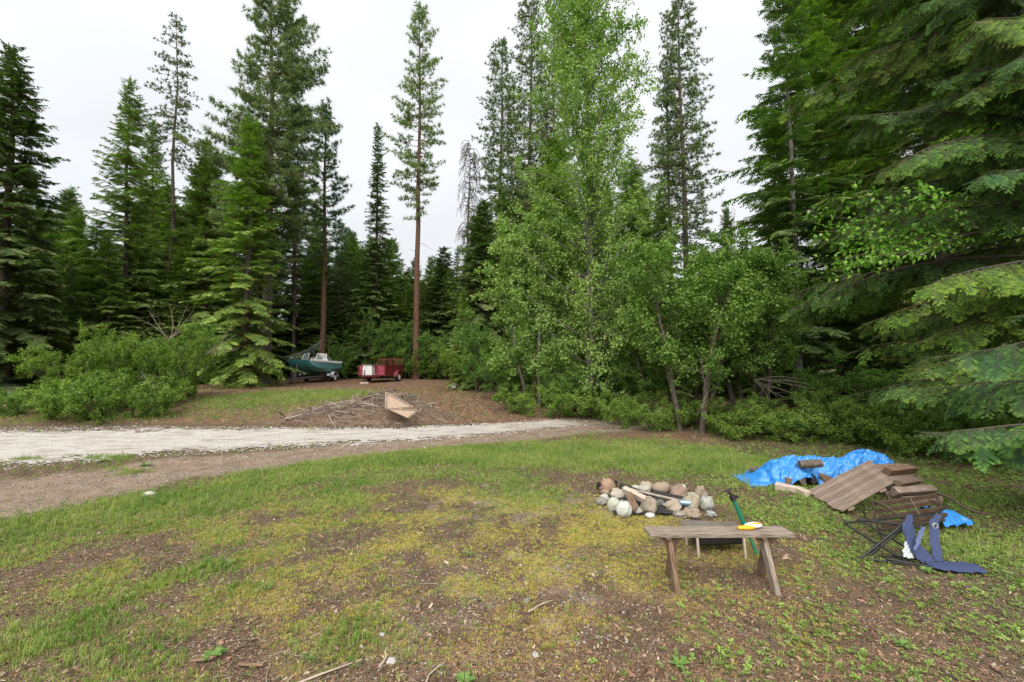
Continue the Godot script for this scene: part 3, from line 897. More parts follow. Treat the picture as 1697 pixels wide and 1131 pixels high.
		plant(b[0], b[1], b[2], -b[3], b[4], r.randf() * TAU, M.twig, b[5], b[6], "bush", "bushes round the clearing", "stems", "foliage")
	# bushes growing under the forest wall
	for i in 34:
		var x := lerpf(-34, 16, (i + r.randf()) / 34.0)
		var z := -r.randf_range(37.0, 41.0) if x < -2 else -r.randf_range(21.0, 27.0)
		var lab := "bush growing under the trees at the far left" if x < -20 else "bush growing under the trees behind boat and trailer" if x < -2 else "bush growing under the trees behind cottonwood and maples"
		plant("leafy_bush", tall_bush if i % 3 else bush, x, z, Vector3.ONE * r.randf_range(.7, 1.15), r.randf() * TAU, M.twig, M.leaf, lab, "bush", lab, "stems", "foliage")
	# dry branches sticking out of the brush heap, and fallen ones under the maples
	for q in [[Vector3(-13.4, 2.7, -18.0), 1.7, "tangle of dry pale twigs on top of the brush heap", 9, Vector3(.1, .5, .2)],
			[Vector3(-11.7, 2.1, -17.6), 1.6, "bare forked branch sticking out right of the brush heap", 4, Vector3(.8, .55, .1)],
			[Vector3(-11.9, .9, -15.3), .8, "small pale dead branch on the low dark bush", 3, Vector3(.3, .6, .3)],
			[Vector3(6.6, 1.35, -12.6), 1.5, "dry broken branch spreading out of the maple stems", 7, Vector3(1, -.3, .2)],
			[Vector3(5.0, 1.1, -11.8), .9, "bare dead branch in front of the maple stems", 5, Vector3(-.3, .3, .6)]]:
		var o := thing("dead_branch", q[2], "branch", q[0], 0, "dead branches")
		var g := Geo.new()
		for i in int(q[3]):
			var d: Vector3 = (q[4] + rand_unit(r) * .55).normalized()
			var p := [Vector3.ZERO]
			for j in 5:
				p.append(p[-1] + d * q[1] / 5.0 * r.randf_range(.8, 1.1))
				d = (d + rand_unit(r) * .2).normalized()
			g.tube(p, [.015, .012, .01, .008, .006, .003], 4)
			for j in 5:
				var b: Vector3 = p[r.randi_range(1, 4)]
				g.tube([b, b + (d + rand_unit(r)).normalized() * .3], [.006, .002], 3)
		geo("twigs", g, M.dry_twig, o)

func make_snag() -> void:
	var r := RandomNumberGenerator.new()
	r.seed = 31
	var o := thing("dead_tree", "dead grey conifer with drooping bare twigs left of the dark pines", "tree", Vector3(-3.4, H(-3.4, -34) - .1, -34.0))
	var p := trunk_points(r, 18.3, .05)
	geo("trunk", trunk_mesh(p, .17), M.bark, o)
	var g := Geo.new()
	for k in 190:
		var y := lerpf(7.0, 18.1, pow(r.randf(), .8))
		var az := r.randf() * TAU
		var b := along(p, y / 18.3)
		var ln := r.randf_range(.3, .85) * (1.1 if y < 17.6 else .8)
		var out := Vector3(cos(az), 0, sin(az))
		var q := [b, b + out * ln * .55 + Vector3.UP * .18 * ln, b + out * ln * .95 - Vector3.UP * .25 * ln, b + out * ln * 1.02 - Vector3.UP * r.randf_range(.35, .9) * ln]
		g.tube(q, [.028, .022, .016, .008], 3, false)
		for j in 5:
			var s: Vector3 = along(q, r.randf_range(.4, .99))
			g.tube([s, s + Vector3(r.randfn(0, .12), -r.randf_range(.2, .7), r.randfn(0, .12))], [.011, .006], 3, false)
	geo("limbs", g, M.twig, o)

func make_far() -> void:
	var r := RandomNumberGenerator.new()
	r.seed = 77
	# a wooded hill far off, seen through the gap
	var rows := []
	for i in 14:
		var row := []
		for j in 60:
			var x := lerpf(-500, 1100, j / 59.0)
			var z := -640.0 - i * 25
			var hh = 158.0 * exp(-pow((x - 420) / 320.0, 2)) * sin(PI * .5 * minf(1, i / 8.0)) + fields.low.get_noise_2d(x * .06, z * .06) * 18.0 * minf(1, i / 4.0)
			row.append(Vector3(x, hh - 2, z))
		rows.append(row)
	var g := Geo.new()
	g.col = Color(1, 1, 1)
	g.sheet(rows)
	var m := textured(noise_tex(.05, 71, [[0, Color(.035, .06, .04)], [1, Color(.08, .115, .075)]]), Vector3(.01, .01, .01), 1.0, 0, true)
	structure(geo("hill", g, m, self))
	# thin bare trees in the gap
	var spots := [[29.3, 60.0, 22.5, "thin dead tree in the gap left of the pale-trunked fir"], [31.2, 62.0, 19.5, "thinner dead tree right beside the taller dead one in the gap"], [27.9, 58.0, 15.5, "short rusty-needled dead tree in the gap"], [32.6, 64, 21.0, "dead tree at the right side of the gap, touching the fir boughs"]]
	for s in spots:
		var o := thing("dead_tree", s[3], "tree", Vector3(s[0], 0, -s[1]), 0, "dead trees in the gap")
		var p := trunk_points(r, s[2], .04)
		geo("trunk", trunk_mesh(p, .16, 6), M.bark, o)
		var L := Geo.new()
		var C := Geo.new()
		C.col = K(.17, .085, .05) if "rusty" in s[3] else K(.09, .08, .055)
		for k in 60:
			var y: float = lerpf(s[2] * .35, s[2] * .99, r.randf())
			var b := along(p, y / s[2])
			var az := r.randf() * TAU
			var ln := lerpf(1.5, .3, (y / s[2] - .35) / .65) * r.randf_range(.5, 1.1)
			var e := b + Vector3(cos(az), -.2, sin(az)) * ln
			L.tube([b, e], [.03, .01], 3, false)
			if r.randf() < .6: feather(C, b.lerp(e, .4), (e - b).normalized(), Vector3.UP, ln * .7, .06, C.col, C.col, r)
		geo("limbs", L, M.twig, o)
		geo("crown", C, M.needle, o)

# ---------------------------------------------------------------- the near firs whose boughs hang in from the right
func spray_mesh(seed_: int, size: float) -> ArrayMesh:
	var r := RandomNumberGenerator.new()
	r.seed = seed_
	var g := Geo.new()
	var old := K(.056, .118, .036)
	var fresh := K(.17, .29, .05)
	var wood := K(.10, .08, .05)
	var main := []
	for i in 6:
		var s := i / 5.0
		main.append(Vector3(size * s, -.16 * size * s * s, r.randfn(0, .008)))
	g.col = wood
	g.tube(main, [.004, .0035, .003, .0024, .0018, .001], 3, false)
	var runs := []
	var s := .06
	var sd := 1.0
	while s < .98:
		var b := along(main, s)
		var ln := size * (.5 * (1.0 - s) + .1) * r.randf_range(.5, 1.25)
		var dir := Vector3(r.randf_range(.6, 1.1), r.randf_range(-.5, .1), sd * .75).normalized()
		runs.append([b, dir, ln])
		sd = -sd
		s += r.randf_range(.035, .07)
	runs.append([along(main, .35), Vector3(1, -.12, 0).normalized(), size * .66])
	for q in runs:
		var b: Vector3 = q[0]
		var d: Vector3 = q[1]
		var ln: float = q[2]
		g.col = wood
		g.tube([b, b + d * ln], [.0018, .0008], 3, false)
		var lat := d.cross(Vector3.UP).normalized()
		var f := .01
		while f < ln:
			var p := b + d * f - Vector3.UP * (.1 * f * f / size)
			var isnew := f > ln - .04
			for w in [-1.0, 1.0]:
				var o: Vector3 = (lat * w + d * r.randf_range(.3, .75) + Vector3.UP * r.randf_range(-.15, .3)).normalized()
				var L := r.randf_range(.018, .028)
				g.col = fresh.lerp(old, r.randf() * .35) if isnew else old.lerp(fresh, r.randf() * .12)
				var x := o.cross(Vector3.UP).normalized() * .002
				g.tri(p - x, p + o * L, p + x)
			f += .006
	return g.mesh()

func near_fir(label: String, at: Vector3, height: float, r0: float, boughs: Array, seed_: int) -> void:
	var r := RandomNumberGenerator.new()
	r.seed = seed_
	var o := thing("fir_tree", label, "tree", Vector3(at.x, H(at.x, at.z) - .05, at.z), 0, "firs")
	var tp := trunk_points(r, height, .03)
	geo("trunk", trunk_mesh(tp, r0, 12), M.bark, o)
	var L := Geo.new()
	var tfs := [[], [], []]
	var cols := [PackedColorArray(), PackedColorArray(), PackedColorArray()]
	for b in boughs:   # height on the trunk, azimuth, length, rise at the base, droop, tint
		var base := along(tp, b[0] / height)
		var out := Vector3(cos(b[1]), 0, sin(b[1]))
		var lat := out.cross(Vector3.UP)
		var pts := []
		var side := r.randfn(0, .12)
		for i in 9:
			var s := i / 8.0
			pts.append(base + out * (b[2] * s) + Vector3.UP * (b[2] * (b[3] * s - b[4] * s * s)) + lat * (side * b[2] * s * s) + rand_unit(r) * .02)
		var br: float = .008 + .006 * b[2]
		L.tube(pts, [br, br * .9, br * .8, br * .7, br * .6, br * .48, br * .36, br * .24, br * .1], 5, false)
		var s := .12
		var sd := 1.0
		while s < 1.0:
			var p := along(pts, s)
			var bd := (along(pts, minf(.999, s + .06)) - along(pts, s - .06)).normalized()
			var up := lat.cross(bd).normalized()
			if up.y < 0: up = -up
			var ln: float = (.3 + .7 * b[2] * .32 * (1.05 - s)) * r.randf_range(.75, 1.15)
			# a side shoot: one spray, or two and three in line where the shoot is long
			var dir := (bd * .72 + lat * sd * .8 - Vector3.UP * r.randf_range(.25, 1.15)).normalized()
			var k := maxi(1, int(ln / .3 + .5))
			var q := p
			for i in k:
				var y := (up + rand_unit(r) * .45).normalized()
				var z := dir.cross(y).normalized()
				y = z.cross(dir).normalized()
				var sc := r.randf_range(.8, 1.15)
				var v := r.randi() % 3
				tfs[v].append(Transform3D(Basis(dir * sc, y * sc, z * sc), q))
				var t: Color = b[5]
				var w := r.randf_range(.75, 1.2)
				cols[v].append(Color(t.r * w * r.randf_range(.85, 1.15), t.g * w, t.b * w * r.randf_range(.8, 1.15)))
				q += dir * .25
				dir = (dir - Vector3.UP * .2 + rand_unit(r) * .08).normalized()
			if k > 1: L.tube([p, q], [br * .3, .002], 3, false)
			sd = -sd
			s += .075 / b[2]
		# the end of the bough
		for i in 3:
			var dir: Vector3 = ((pts[8] - pts[7]).normalized() + rand_unit(r) * .2).normalized()
			var z := dir.cross(Vector3.UP).normalized()
			tfs[i].append(Transform3D(Basis(dir, z.cross(dir), z), pts[7 + i % 2]))
			cols[i].append(b[5])
	geo("limbs", L, M.twig, o)
	for i in 3:
		var c := scatter("crown", M.sprays[i], M.spray, tfs[i], cols[i], o)
		c.set_meta("kind", "stuff")

func make_near_firs() -> void:
	M.spray = leafy(.7, Color(.35, .5, .15))
	M.spray.metallic_specular = .2
	M.sprays = [spray_mesh(1, .36), spray_mesh(2, .42), spray_mesh(3, .32)]
	var r := RandomNumberGenerator.new()
	r.seed = 90
	var boughs := []
	var y := 1.7
	while y < 12.6:
		for k in 4:
			var az := PI + r.randf_range(-1.25, 1.25)    # towards the clearing
			var tint := Color(1.1, 1.05, .95).lerp(Color(.72, .82, .95), r.randf())
			if r.randf() < .2: tint = Color(1.2, 1.16, .9)
			boughs.append([y + r.randf_range(-.15, .15), az, (r.randf_range(3.3, 4.9) if az > PI - .55 else r.randf_range(2.6, 3.6)) * lerpf(1.05, .75, y / 12.6) * (.72 if y < 3.6 else 1.0), r.randf_range(.1, .3), r.randf_range(.2, .42), tint])
		y += .5
	near_fir("large near fir whose hanging boughs fill the right side", Vector3(10.1, 0, -8.2), 15.0, .3, boughs, 91)
	boughs = []
	for q in [[1.25, PI + .16, 3.3, .03, .06], [1.4, PI - .1, 2.9, .05, .1], [1.1, PI + .02, 2.7, .02, .05], [1.75, PI + .3, 2.9, .05, .12], [2.3, PI + .1, 2.8, .1, .2], [2.9, PI - .2, 2.7, .1, .25], [1.0, PI - .45, 3.0, .05, .12], [.75, PI - .62, 3.4, .0, .06]]:
		boughs.append([q[0], q[1], q[2], q[3], q[4], Color(.8, .88, 1.1)])
	near_fir("blue-green fir reaching a low bough in over the firewood", Vector3(8.3, 0, -5.2), 5.0, .12, boughs, 92)
	# a leafy branch of another tree reaching in among the boughs
	var g := Geo.new()
	var l := Geo.new()
	var o := thing("leafy_branch", "branch with broad bright leaves reaching out among the fir boughs", "branch", Vector3(8.7, 4.25, -8.3))
	for k in 9:
		var d := Vector3(-1, r.randf_range(-.28, .22), r.randf_range(-.25, .4)).normalized()
		var p := [Vector3.ZERO]
		for i in 6:
			p.append(p[-1] + d * r.randf_range(.45, .62))
			d = (d + rand_unit(r) * .15 - Vector3.UP * .02).normalized()
		l.tube(p, [.02, .016, .013, .01, .008, .006, .003], 5, false)
		for i in 150:
			var s := r.randf_range(.3, 1)
			g.col = K(.10, .20, .035).lerp(K(.20, .33, .06), r.randf())
			leaf(g, along(p, minf(s, .999)) + rand_unit(r) * .16, (rand_unit(r) + Vector3(-.5, -.5, 0)).normalized(), (Vector3.UP + rand_unit(r) * .6).normalized(), r.randf_range(.07, .12), .028)
	geo("stems", l, M.twig, o)
	geo("leaves", g, M.leaf, o)

# ---------------------------------------------------------------- what grows and lies on the ground
var cover_cache := []

func cover_at(x: float, d: float) -> Array:
	var i := clampi(int((x + 20.0) / .1), 0, 319)
	var j := clampi(int((d - 1.0) / .1), 0, 269)
	return cover_cache[i * 270 + j]

func grass_mesh(seed_: int, blades: int, spread: float) -> ArrayMesh:
	var r := RandomNumberGenerator.new()
	r.seed = seed_
	var g := Geo.new()
	for k in blades:
		var b := Vector3(r.randfn(0, spread), 0, r.randfn(0, spread))
		var a := r.randf() * TAU
		var out := Vector3(cos(a), 0, sin(a))
		var h := r.randf_range(.5, 1.0)
		var lean := r.randf_range(.1, .75)
		var s := out.cross(Vector3.UP) * r.randf_range(.022, .04)
		var p1 := b + Vector3.UP * h * .6 + out * lean * .25
		var p2 := b + Vector3.UP * h * (1.0 - lean * .35) + out * lean * .75
		var w := r.randf_range(.8, 1.15)
		g.col = Color(w, w, w)
		g.tri(b - s, p1 - s * .8, b + s)
		g.tri(b + s, p1 - s * .8, p1 + s * .8)
		g.tri(p1 - s * .8, p2, p1 + s * .8)
	return g.mesh()

func rosette_mesh(seed_: int, leaves: int, rise: float, slim: float) -> ArrayMesh:
	var r := RandomNumberGenerator.new()
	r.seed = seed_
	var g := Geo.new()
	for k in leaves:
		var a := TAU * k / leaves + r.randfn(0, .4)
		var out := Vector3(cos(a), 0, sin(a))
		var L := r.randf_range(.5, 1.0)
		var up := r.randf_range(.2, 1.0) * rise
		var s := out.cross(Vector3.UP) * slim * L
		var w := r.randf_range(.8, 1.2)
		g.col = Color(w, w, w)
		var b := Vector3.UP * r.randf_range(0, .25) * rise + out * .08
		var m := b + out * L * .55 + Vector3.UP * up * .75
		var e := b + out * L + Vector3.UP * up * .7
		g.tri(b, m + s, m); g.tri(b, m, m - s)
		g.tri(m, m + s, e); g.tri(m, e, m - s)
	return g.mesh()

func chip_mesh(seed_: int, long_: float) -> ArrayMesh:
	var r := RandomNumberGenerator.new()
	r.seed = seed_
	var g := Geo.new()
	var k := 5
	var c := Vector3(0, .12, 0)
	var ring := []
	for i in k:
		var a := TAU * i / k
		ring.append(Vector3(cos(a) * long_ * r.randf_range(.7, 1.1), r.randf_range(-.05, .25), sin(a) * .45 * r.randf_range(.7, 1.2)))
	for i in k: g.tri(c, ring[i], ring[(i + 1) % k])
	return g.mesh()

func rock_geo(seed_: int, rough := .22, flat := 1.0, rings := 7, sides := 10) -> Geo:
	var f := FastNoiseLite.new()
	f.seed = seed_
	f.frequency = .75
	f.fractal_octaves = 3
	var rows := []
	for i in rings + 1:
		var row := []
		var th := PI * i / rings
		for j in sides + 1:
			var a := TAU * (j % sides) / sides
			var u := Vector3(sin(th) * cos(a), cos(th), sin(th) * sin(a))
			var k := 1.0 + f.get_noise_3dv(u * 1.6) * rough * 2.2
			row.append(u * k * Vector3(1, flat, 1))
		rows.append(row)
	var g := Geo.new()
	g.sheet(rows)
	return g

func ground_tf(r: RandomNumberGenerator, x: float, d: float, s: Vector3, lift := 0.0, tilt := .12) -> Transform3D:
	var b := Basis(Vector3.UP, r.randf() * TAU)
	b = Basis(Vector3(1, 0, 0), r.randfn(0, tilt)) * Basis(Vector3(0, 0, 1), r.randfn(0, tilt)) * b
	return Transform3D(b.scaled_local(s), Vector3(x, H(x, -d) + lift, -d))

func stuff(called: String, label: String, category: String, m: Mesh, mat_: Material, tfs: Array, cols: PackedColorArray) -> void:
	if tfs.is_empty(): return
	var o := scatter(called, m, mat_, tfs, cols, self)
	tag(o, label, category)
	o.set_meta("kind", "stuff")

func make_ground_cover() -> void:
	for i in 320:
		for j in 270:
			cover_cache.append(cover(-20.0 + i * .1, 1.0 + j * .1))
	var r := RandomNumberGenerator.new()
	r.seed = 55
	# --- grass
	var gm := [grass_mesh(1, 9, .22), grass_mesh(2, 7, .3), grass_mesh(3, 11, .16)]
	var T := [[], [], []]
	var C := [PackedColorArray(), PackedColorArray(), PackedColorArray()]
	for zone in [[-8.0, 8.0, 2.2, 6.0, 60000, 1.0], [-10.0, 8.0, 6.0, 11.0, 90000, 1.15], [-20.0, 9.0, 11.0, 26.0, 70000, 1.7]]:
		for k in zone[4]:
			var x := r.randf_range(zone[0], zone[1])
			var d := r.randf_range(zone[2], zone[3])
			var w := cover_at(x, d)
			var p: float = w[0]
			if r.randf() > p * 1.05 + .055 * (1.0 - w[4]): continue
			if w[5] < .8: continue
			var q := clampf(p * 1.1 + r.randfn(0, .15), .2, 1.2)
			var h = r.randf_range(.035, .085) * (.55 + .75 * q) * zone[5]
			if r.randf() < .03: h *= 1.9
			var v := r.randi() % 3
			var wd = r.randf_range(.05, .085) * zone[5]
			T[v].append(ground_tf(r, x, d, Vector3(wd, h, wd), -.006))
			var t: float = clampf(.5 + fields.patch2.get_noise_2d(x * .7, d * .7) + r.randfn(0, .2), 0, 1)
			var c := K(.10, .175, .03).lerp(K(.20, .245, .06), t)
			if r.randf() < .12: c = K(.22, .20, .10)
			C[v].append(c)
	for v in 3: stuff("grass", ["short bright green grass of the clearing", "tufts of paler grass among the moss", "dense fine grass along the track"][v], "grass", gm[v], M.grass, T[v], C[v])
	print("grass ", T[0].size() + T[1].size() + T[2].size())
	# --- low leafy cover
	var rm := rosette_mesh(5, 8, .5, .3)
	var rt := []
	var rc := PackedColorArray()
	for k in 110000:
		var x := r.randf_range(-3, 9.5)
		var d := r.randf_range(2.2, 11.0)
		var w := cover_at(x, d)
		if r.randf() > w[2] * .75: continue
		var s := r.randf_range(.014, .034)
		rt.append(ground_tf(r, x, d, Vector3(s, s * 1.1, s), r.randf_range(0, .02), .3))
		rc.append(K(.075, .13, .026).lerp(K(.165, .24, .05), r.randf()))
	stuff("ground_cover", "low small-leaved green ground cover at the right of the clearing", "ground cover", rm, M.grass, rt, rc)
	# --- moss
	var mg := Geo.new()
	for k in 14:
		var b := Vector3(r.randfn(0, .5), 0, r.randfn(0, .5))
		var o := Vector3(r.randfn(0, .3), 1, r.randfn(0, .3))
		var s := rand_unit(r) * .16
		mg.tri(b - s, b + o * .8, b + s)
	var mt := []
	var mc := PackedColorArray()
	for k in 120000:
		var x := r.randf_range(-6, 4)
		var d := r.randf_range(2.3, 8.5)
		var w := cover_at(x, d)
		if r.randf() > w[1] * .8: continue
		var s := r.randf_range(.014, .028)
		mt.append(ground_tf(r, x, d, Vector3(s, s * .65, s)))
		mc.append(K(.23, .20, .04).lerp(K(.34, .31, .075), r.randf()))
	stuff("moss", "yellow-green moss cushions near the fire ring", "moss", mg.mesh(), M.grass, mt, mc)
	# --- litter: bits of leaf, bark and cone scale
	var lt := [[], []]
	var lc := [PackedColorArray(), PackedColorArray()]
	var tones := [Color(.20, .105, .06), Color(.13, .075, .048), Color(.30, .19, .11), Color(.40, .31, .22), Color(.07, .05, .04), Color(.24, .13, .08), Color(.30, .22, .15)]
	for k in 120000:
		var d := 2.2 + pow(r.randf(), 1.5) * 11.0
		var x := r.randf_range(-1.2, 1.2) * (d * 1.15)
		var w := cover_at(x, d)
		if w[5] < 1.05: continue
		var bare: float = w[4]
		if r.randf() < bare * .85 + w[0] * .55 + w[1] * .45: continue
		var s := r.randf_range(.005, .014) * (1.0 if r.randf() < .97 else 2.4)
		var v := r.randi() % 2
		lt[v].append(ground_tf(r, x, d, Vector3(s, s, s), .002, .35))
		var c: Color = tones[r.randi() % 7 if r.randf() > w[3] * .6 else [0, 5, 2][r.randi() % 3]]
		lc[v].append(c * r.randf_range(.75, 1.25))
	for k in 26000:   # reddish duff on the bank
		var x := r.randf_range(-20, 5)
		var d := r.randf_range(13.2, 26)
		var w := cover_at(x, d)
		if r.randf() > w[3] or w[5] < 1.1: continue
		var s := r.randf_range(.015, .045)
		lt[0].append(ground_tf(r, x, d, Vector3(s, s, s), .004, .3))
		lc[0].append(Color(tones[r.randi() % 6]) * r.randf_range(.9, 1.5))
	for v in 2: stuff("leaf_litter", ["brown leaf litter strewn over the ground", "curled flakes of bark and cone strewn over the ground"][v], "litter", chip_mesh(8 + v, [1.0, 1.6][v]), M.tint, lt[v], lc[v])
	# --- pebbles and road gravel
	var pt := []
	var pc := PackedColorArray()
	for k in 60000:
		var far := r.randf() < .62
		var d := r.randf_range(7.0, 15.0) if far else r.randf_range(2.3, 8.0)
		var x := r.randf_range(-19, 5) if far else r.randf_range(-7, 5)
		var w := cover_at(x, d)
		var road: float = w[5]
		var p := .0
		if road < 1.35: p = .5 * (1.2 - absf(road - .85)) + .25
		p = maxf(p, w[4] * .3)
		p = maxf(p, .02 + .2 * blob(x, d, .2, 6.2, 1.6, .9) + .25 * blob(x, d, -.1, 3.7, 1.3, 1.0))
		if r.randf() > p: continue
		var s := r.randf_range(.004, .011) * (1.5 if far else 1.0)
		if r.randf() < .02: s *= 2.2
		pt.append(ground_tf(r, x, d, Vector3(s * 1.2, s * .75, s), s * .2, .3))
		var t := r.randf_range(.3, .72) if road < 1.3 else r.randf_range(.12, .42)
		pc.append(Color(t, t * .97, t * .92))
	stuff("gravel", "pale gravel scattered over road and yard", "gravel", rock_geo(3, .25, 1.0, 3, 5).mesh(), M.tint, pt, pc)
	# --- fallen twigs
	var tg := Geo.new()
	tg.tube([Vector3(-.5, .01, 0), Vector3(-.15, .03, .05), Vector3(.2, .02, -.02), Vector3(.5, .01, .06)], [.012, .011, .009, .004], 4)
	var tt := []
	var tc := PackedColorArray()
	for k in 1500:
		var d := 2.3 + pow(r.randf(), 1.4) * 9.0
		var x := r.randf_range(-1.15, 1.15) * d
		var w := cover_at(x, d)
		if w[5] < 1.1 or r.randf() < w[4] * .8 + w[0] * .7: continue
		var s := r.randf_range(.05, .2)
		tt.append(ground_tf(r, x, d, Vector3(s, .14, s), .004, .05))
		tc.append(Color(.26, .2, .15).lerp(Color(.5, .45, .38), r.randf()) * r.randf_range(.5, 1.0))
	stuff("fallen_twigs", "small dry twigs lying about the clearing", "twigs", tg.mesh(), M.tint, tt, tc)
	# --- single weeds one can point at
	var wm := rosette_mesh(9, 11, .9, .13)
	var wm2 := rosette_mesh(10, 14, .55, .26)
	var wd := [
		[-2.02, 3.86, .13, 0, "upright weed alone on bare soil left of the middle"], [-1.28, 2.98, .1, 0, "small dandelion-like weed near the pale stick"],
		[-1.9, 3.02, .13, 1, "leafy weed patch left of the long bark strip"], [-2.35, 2.78, .08, 0, "upright weed at the bottom left corner"],
		[-.28, 2.80, .12, 1, "bright weed at the bottom edge near the pale stick"], [1.05, 2.95, .12, 1, "leafy weed at the bottom right of the middle"],
		[-2.6, 4.3, .14, 0, "clump of taller weed in the patchy left lawn"], [2.6, 3.15, .11, 1, "broad-leaved weed right of the bench foot"],
		[-.42, 4.55, .12, 0, "grassy weed in the middle of the clearing"], [-5.2, 6.9, .13, 0, "weed on the edge of the dirt track"],
		[3.72, 4.22, .13, 1, "fern-like weed growing through the camp chair frame"], [4.4, 5.3, .14, 1, "leafy weed behind the camp chair"],
		[-6.6, 8.4, .2, 1, "dark green weed on the gravel verge"], [-7.6, 8.7, .22, 1, "spreading weed on the gravel left of the verge"]]
	for q in wd:
		var o := thing("weed", q[4], "weed", Vector3(q[0], H(q[0], -q[1]), -q[1]), r.randf() * TAU, "weeds")
		var m: StandardMaterial3D = M.grass.duplicate()
		m.albedo_color = lin(.15, .26, .06)
		put("leaves", wm if q[3] == 0 else wm2, m, o).scale = Vector3(q[2], q[2] * 1.1, q[2]) * .6
	# --- sticks, bark and single stones
	for q in [[[-1.72, 2.62], [-1.3, 2.74], [-1.0, 2.97], .009, "long pale bent stick at the bottom left"], [[-1.38, 2.6], [-1.42, 2.75], [-1.5, 2.92], .006, "thin dark twig crossing the long pale stick"],
			[[-.82, 2.92], [-.8, 3.02], [-.83, 3.12], .007, "short pale curved stick right of the long stick"], [[-.52, 2.72], [-.5, 2.85], [-.42, 2.98], .006, "pale twig standing near the bottom middle"],
			[[.12, 3.55], [.2, 3.62], [.32, 3.72], .006, "thin grey stick in the middle of the bare patch"], [[3.9, 3.62], [4.1, 3.66], [4.3, 3.58], .008, "dark stick on the green ground cover"],
			[[.1, 2.62], [.22, 2.68], [.3, 2.76], .006, "whitish stick at the bottom right of the middle"]]:
		var g := Geo.new()
		var p := []
		for i in 3: p.append(Vector3(q[i][0], H(q[i][0], -q[i][1]) + .008 + .006 * (i % 2), -q[i][1]))
		var mid: Array = [p[0], p[0].lerp(p[1], .5) + Vector3(.006, .004, .008), p[1], p[1].lerp(p[2], .5) + Vector3(-.006, .003, .006), p[2]]
		g.tube(mid, [q[3], q[3], q[3] * .85, q[3] * .7, q[3] * .4], 6)
		tag(geo("stick", g, M.dry_twig if q[4].contains("dark") else M.wood_pale, self), q[4], "stick", "sticks on the ground")
	for q in [[-1.95, 2.98, .13, .045, .2, "short curled piece of brown bark, leftmost but one"], [-1.62, 2.94, .16, .035, -.1, "long strip of brown bark left of the stick"], [-1.16, 3.12, .1, .035, -.8, "slanting flake of bark above the long stick"], [-2.32, 2.78, .12, .035, .25, "bark flake at the bottom left corner"]]:
		var g := Geo.new()
		var rows := []
		for i in 5:
			var row := []
			for j in 6:
				var u := i / 4.0 - .5
				var w := j / 5.0 - .5
				row.append(Vector3(w * q[2], .012 - u * u * .04 + r.randf() * .003, u * q[3] * (1.0 - w * w * 1.6)))
			rows.append(row)
		g.sheet(rows)
		tag(geo("bark_piece", g, M.wood_brown, self, Transform3D(Basis(Vector3.UP, q[4]), Vector3(q[0], H(q[0], -q[1]) + .012, -q[1]))), q[5], "bark", "pieces of bark")
	for q in [[-.9, 3.28, .02, .4, "small round grey stone left of the middle"], [-.76, 2.98, .034, .5, "pale flat stone near the bottom middle"], [-5.1, 6.55, .085, .65, "flat whitish rock at the edge of the dirt track"], [-7.9, 9.0, .08, .7, "whitish rock on the gravel verge"], [-3.1, 26.0, .35, .6, "pale rock on the reddish bank"]]:
		var g := rock_geo(int(q[2] * 1000), .2, .5, 9, 12)
		var o := geo("rock", g, M.stone, self, Transform3D(Basis.from_scale(Vector3.ONE * q[2]), Vector3(q[0], H(q[0], -q[1]) + q[2] * .18, -q[1])))
		for i in 1:
			var m: StandardMaterial3D = M.stone.duplicate()
			m.albedo_color = lin(q[3], q[3] * .96, q[3] * .9)
			o.material_override = m
		tag(o, q[4], "rock", "single rocks")

# ---------------------------------------------------------------- things in the clearing
func tinted(base: StandardMaterial3D, c: Color) -> StandardMaterial3D:
	var m: StandardMaterial3D = base.duplicate()
	m.albedo_color = c
	return m

func make_bench() -> void:
	var top := tinted(M.wood_grey, lin(.78, .76, .72))
	var o := thing("wooden_bench", "plain weathered plank bench in front of the fire ring", "bench", Vector3(1.77, 0, -4.03))
	plank("seat_board", Vector3(-.608, .421, .047), Vector3(.61, .421, .047), .083, .038, top, o)
	plank("seat_board", Vector3(-.612, .422, -.047), Vector3(.607, .422, -.047), .083, .038, top, o)
	for x in [-.405, .405]:
		plank("leg", Vector3(x - .02, .40, -.01), Vector3(x - .02, -.03, .2), .04, .085, tinted(M.wood_brown, lin(.9, .9, .9)) if x < 0 else top, o, Vector3(0, .4, 1))
		plank("leg", Vector3(x + .022, .40, .01), Vector3(x + .022, -.03, -.13), .04, .085, tinted(M.wood_brown, lin(.75, .75, .78)), o, Vector3(0, .4, 1))
		var g := Geo.new()
		g.prism(PackedVector2Array([Vector2(-.12, .40), Vector2(.12, .40), Vector2(.05, .33), Vector2(-.05, .33)]), -.018, .018)
		geo("gusset", g, M.wood_brown, o, Transform3D(Basis.IDENTITY, Vector3(x, 0, .012)))
		plank("cleat", Vector3(x - .045, .392, -.085), Vector3(x - .045, .392, .085), .04, .02, M.wood_brown, o)

func ellipsoid(g: Geo, at: Vector3, s: Vector3, b := Basis.IDENTITY, rings := 8, sides := 14) -> void:
	var rows := []
	for i in rings + 1:
		var row := []
		var th := PI * i / rings
		for j in sides + 1:
			var a = TAU * j / sides
			row.append(at + b * (Vector3(sin(th) * cos(a), cos(th), sin(th) * sin(a)) * s))
		rows.append(row)
	g.sheet(rows)

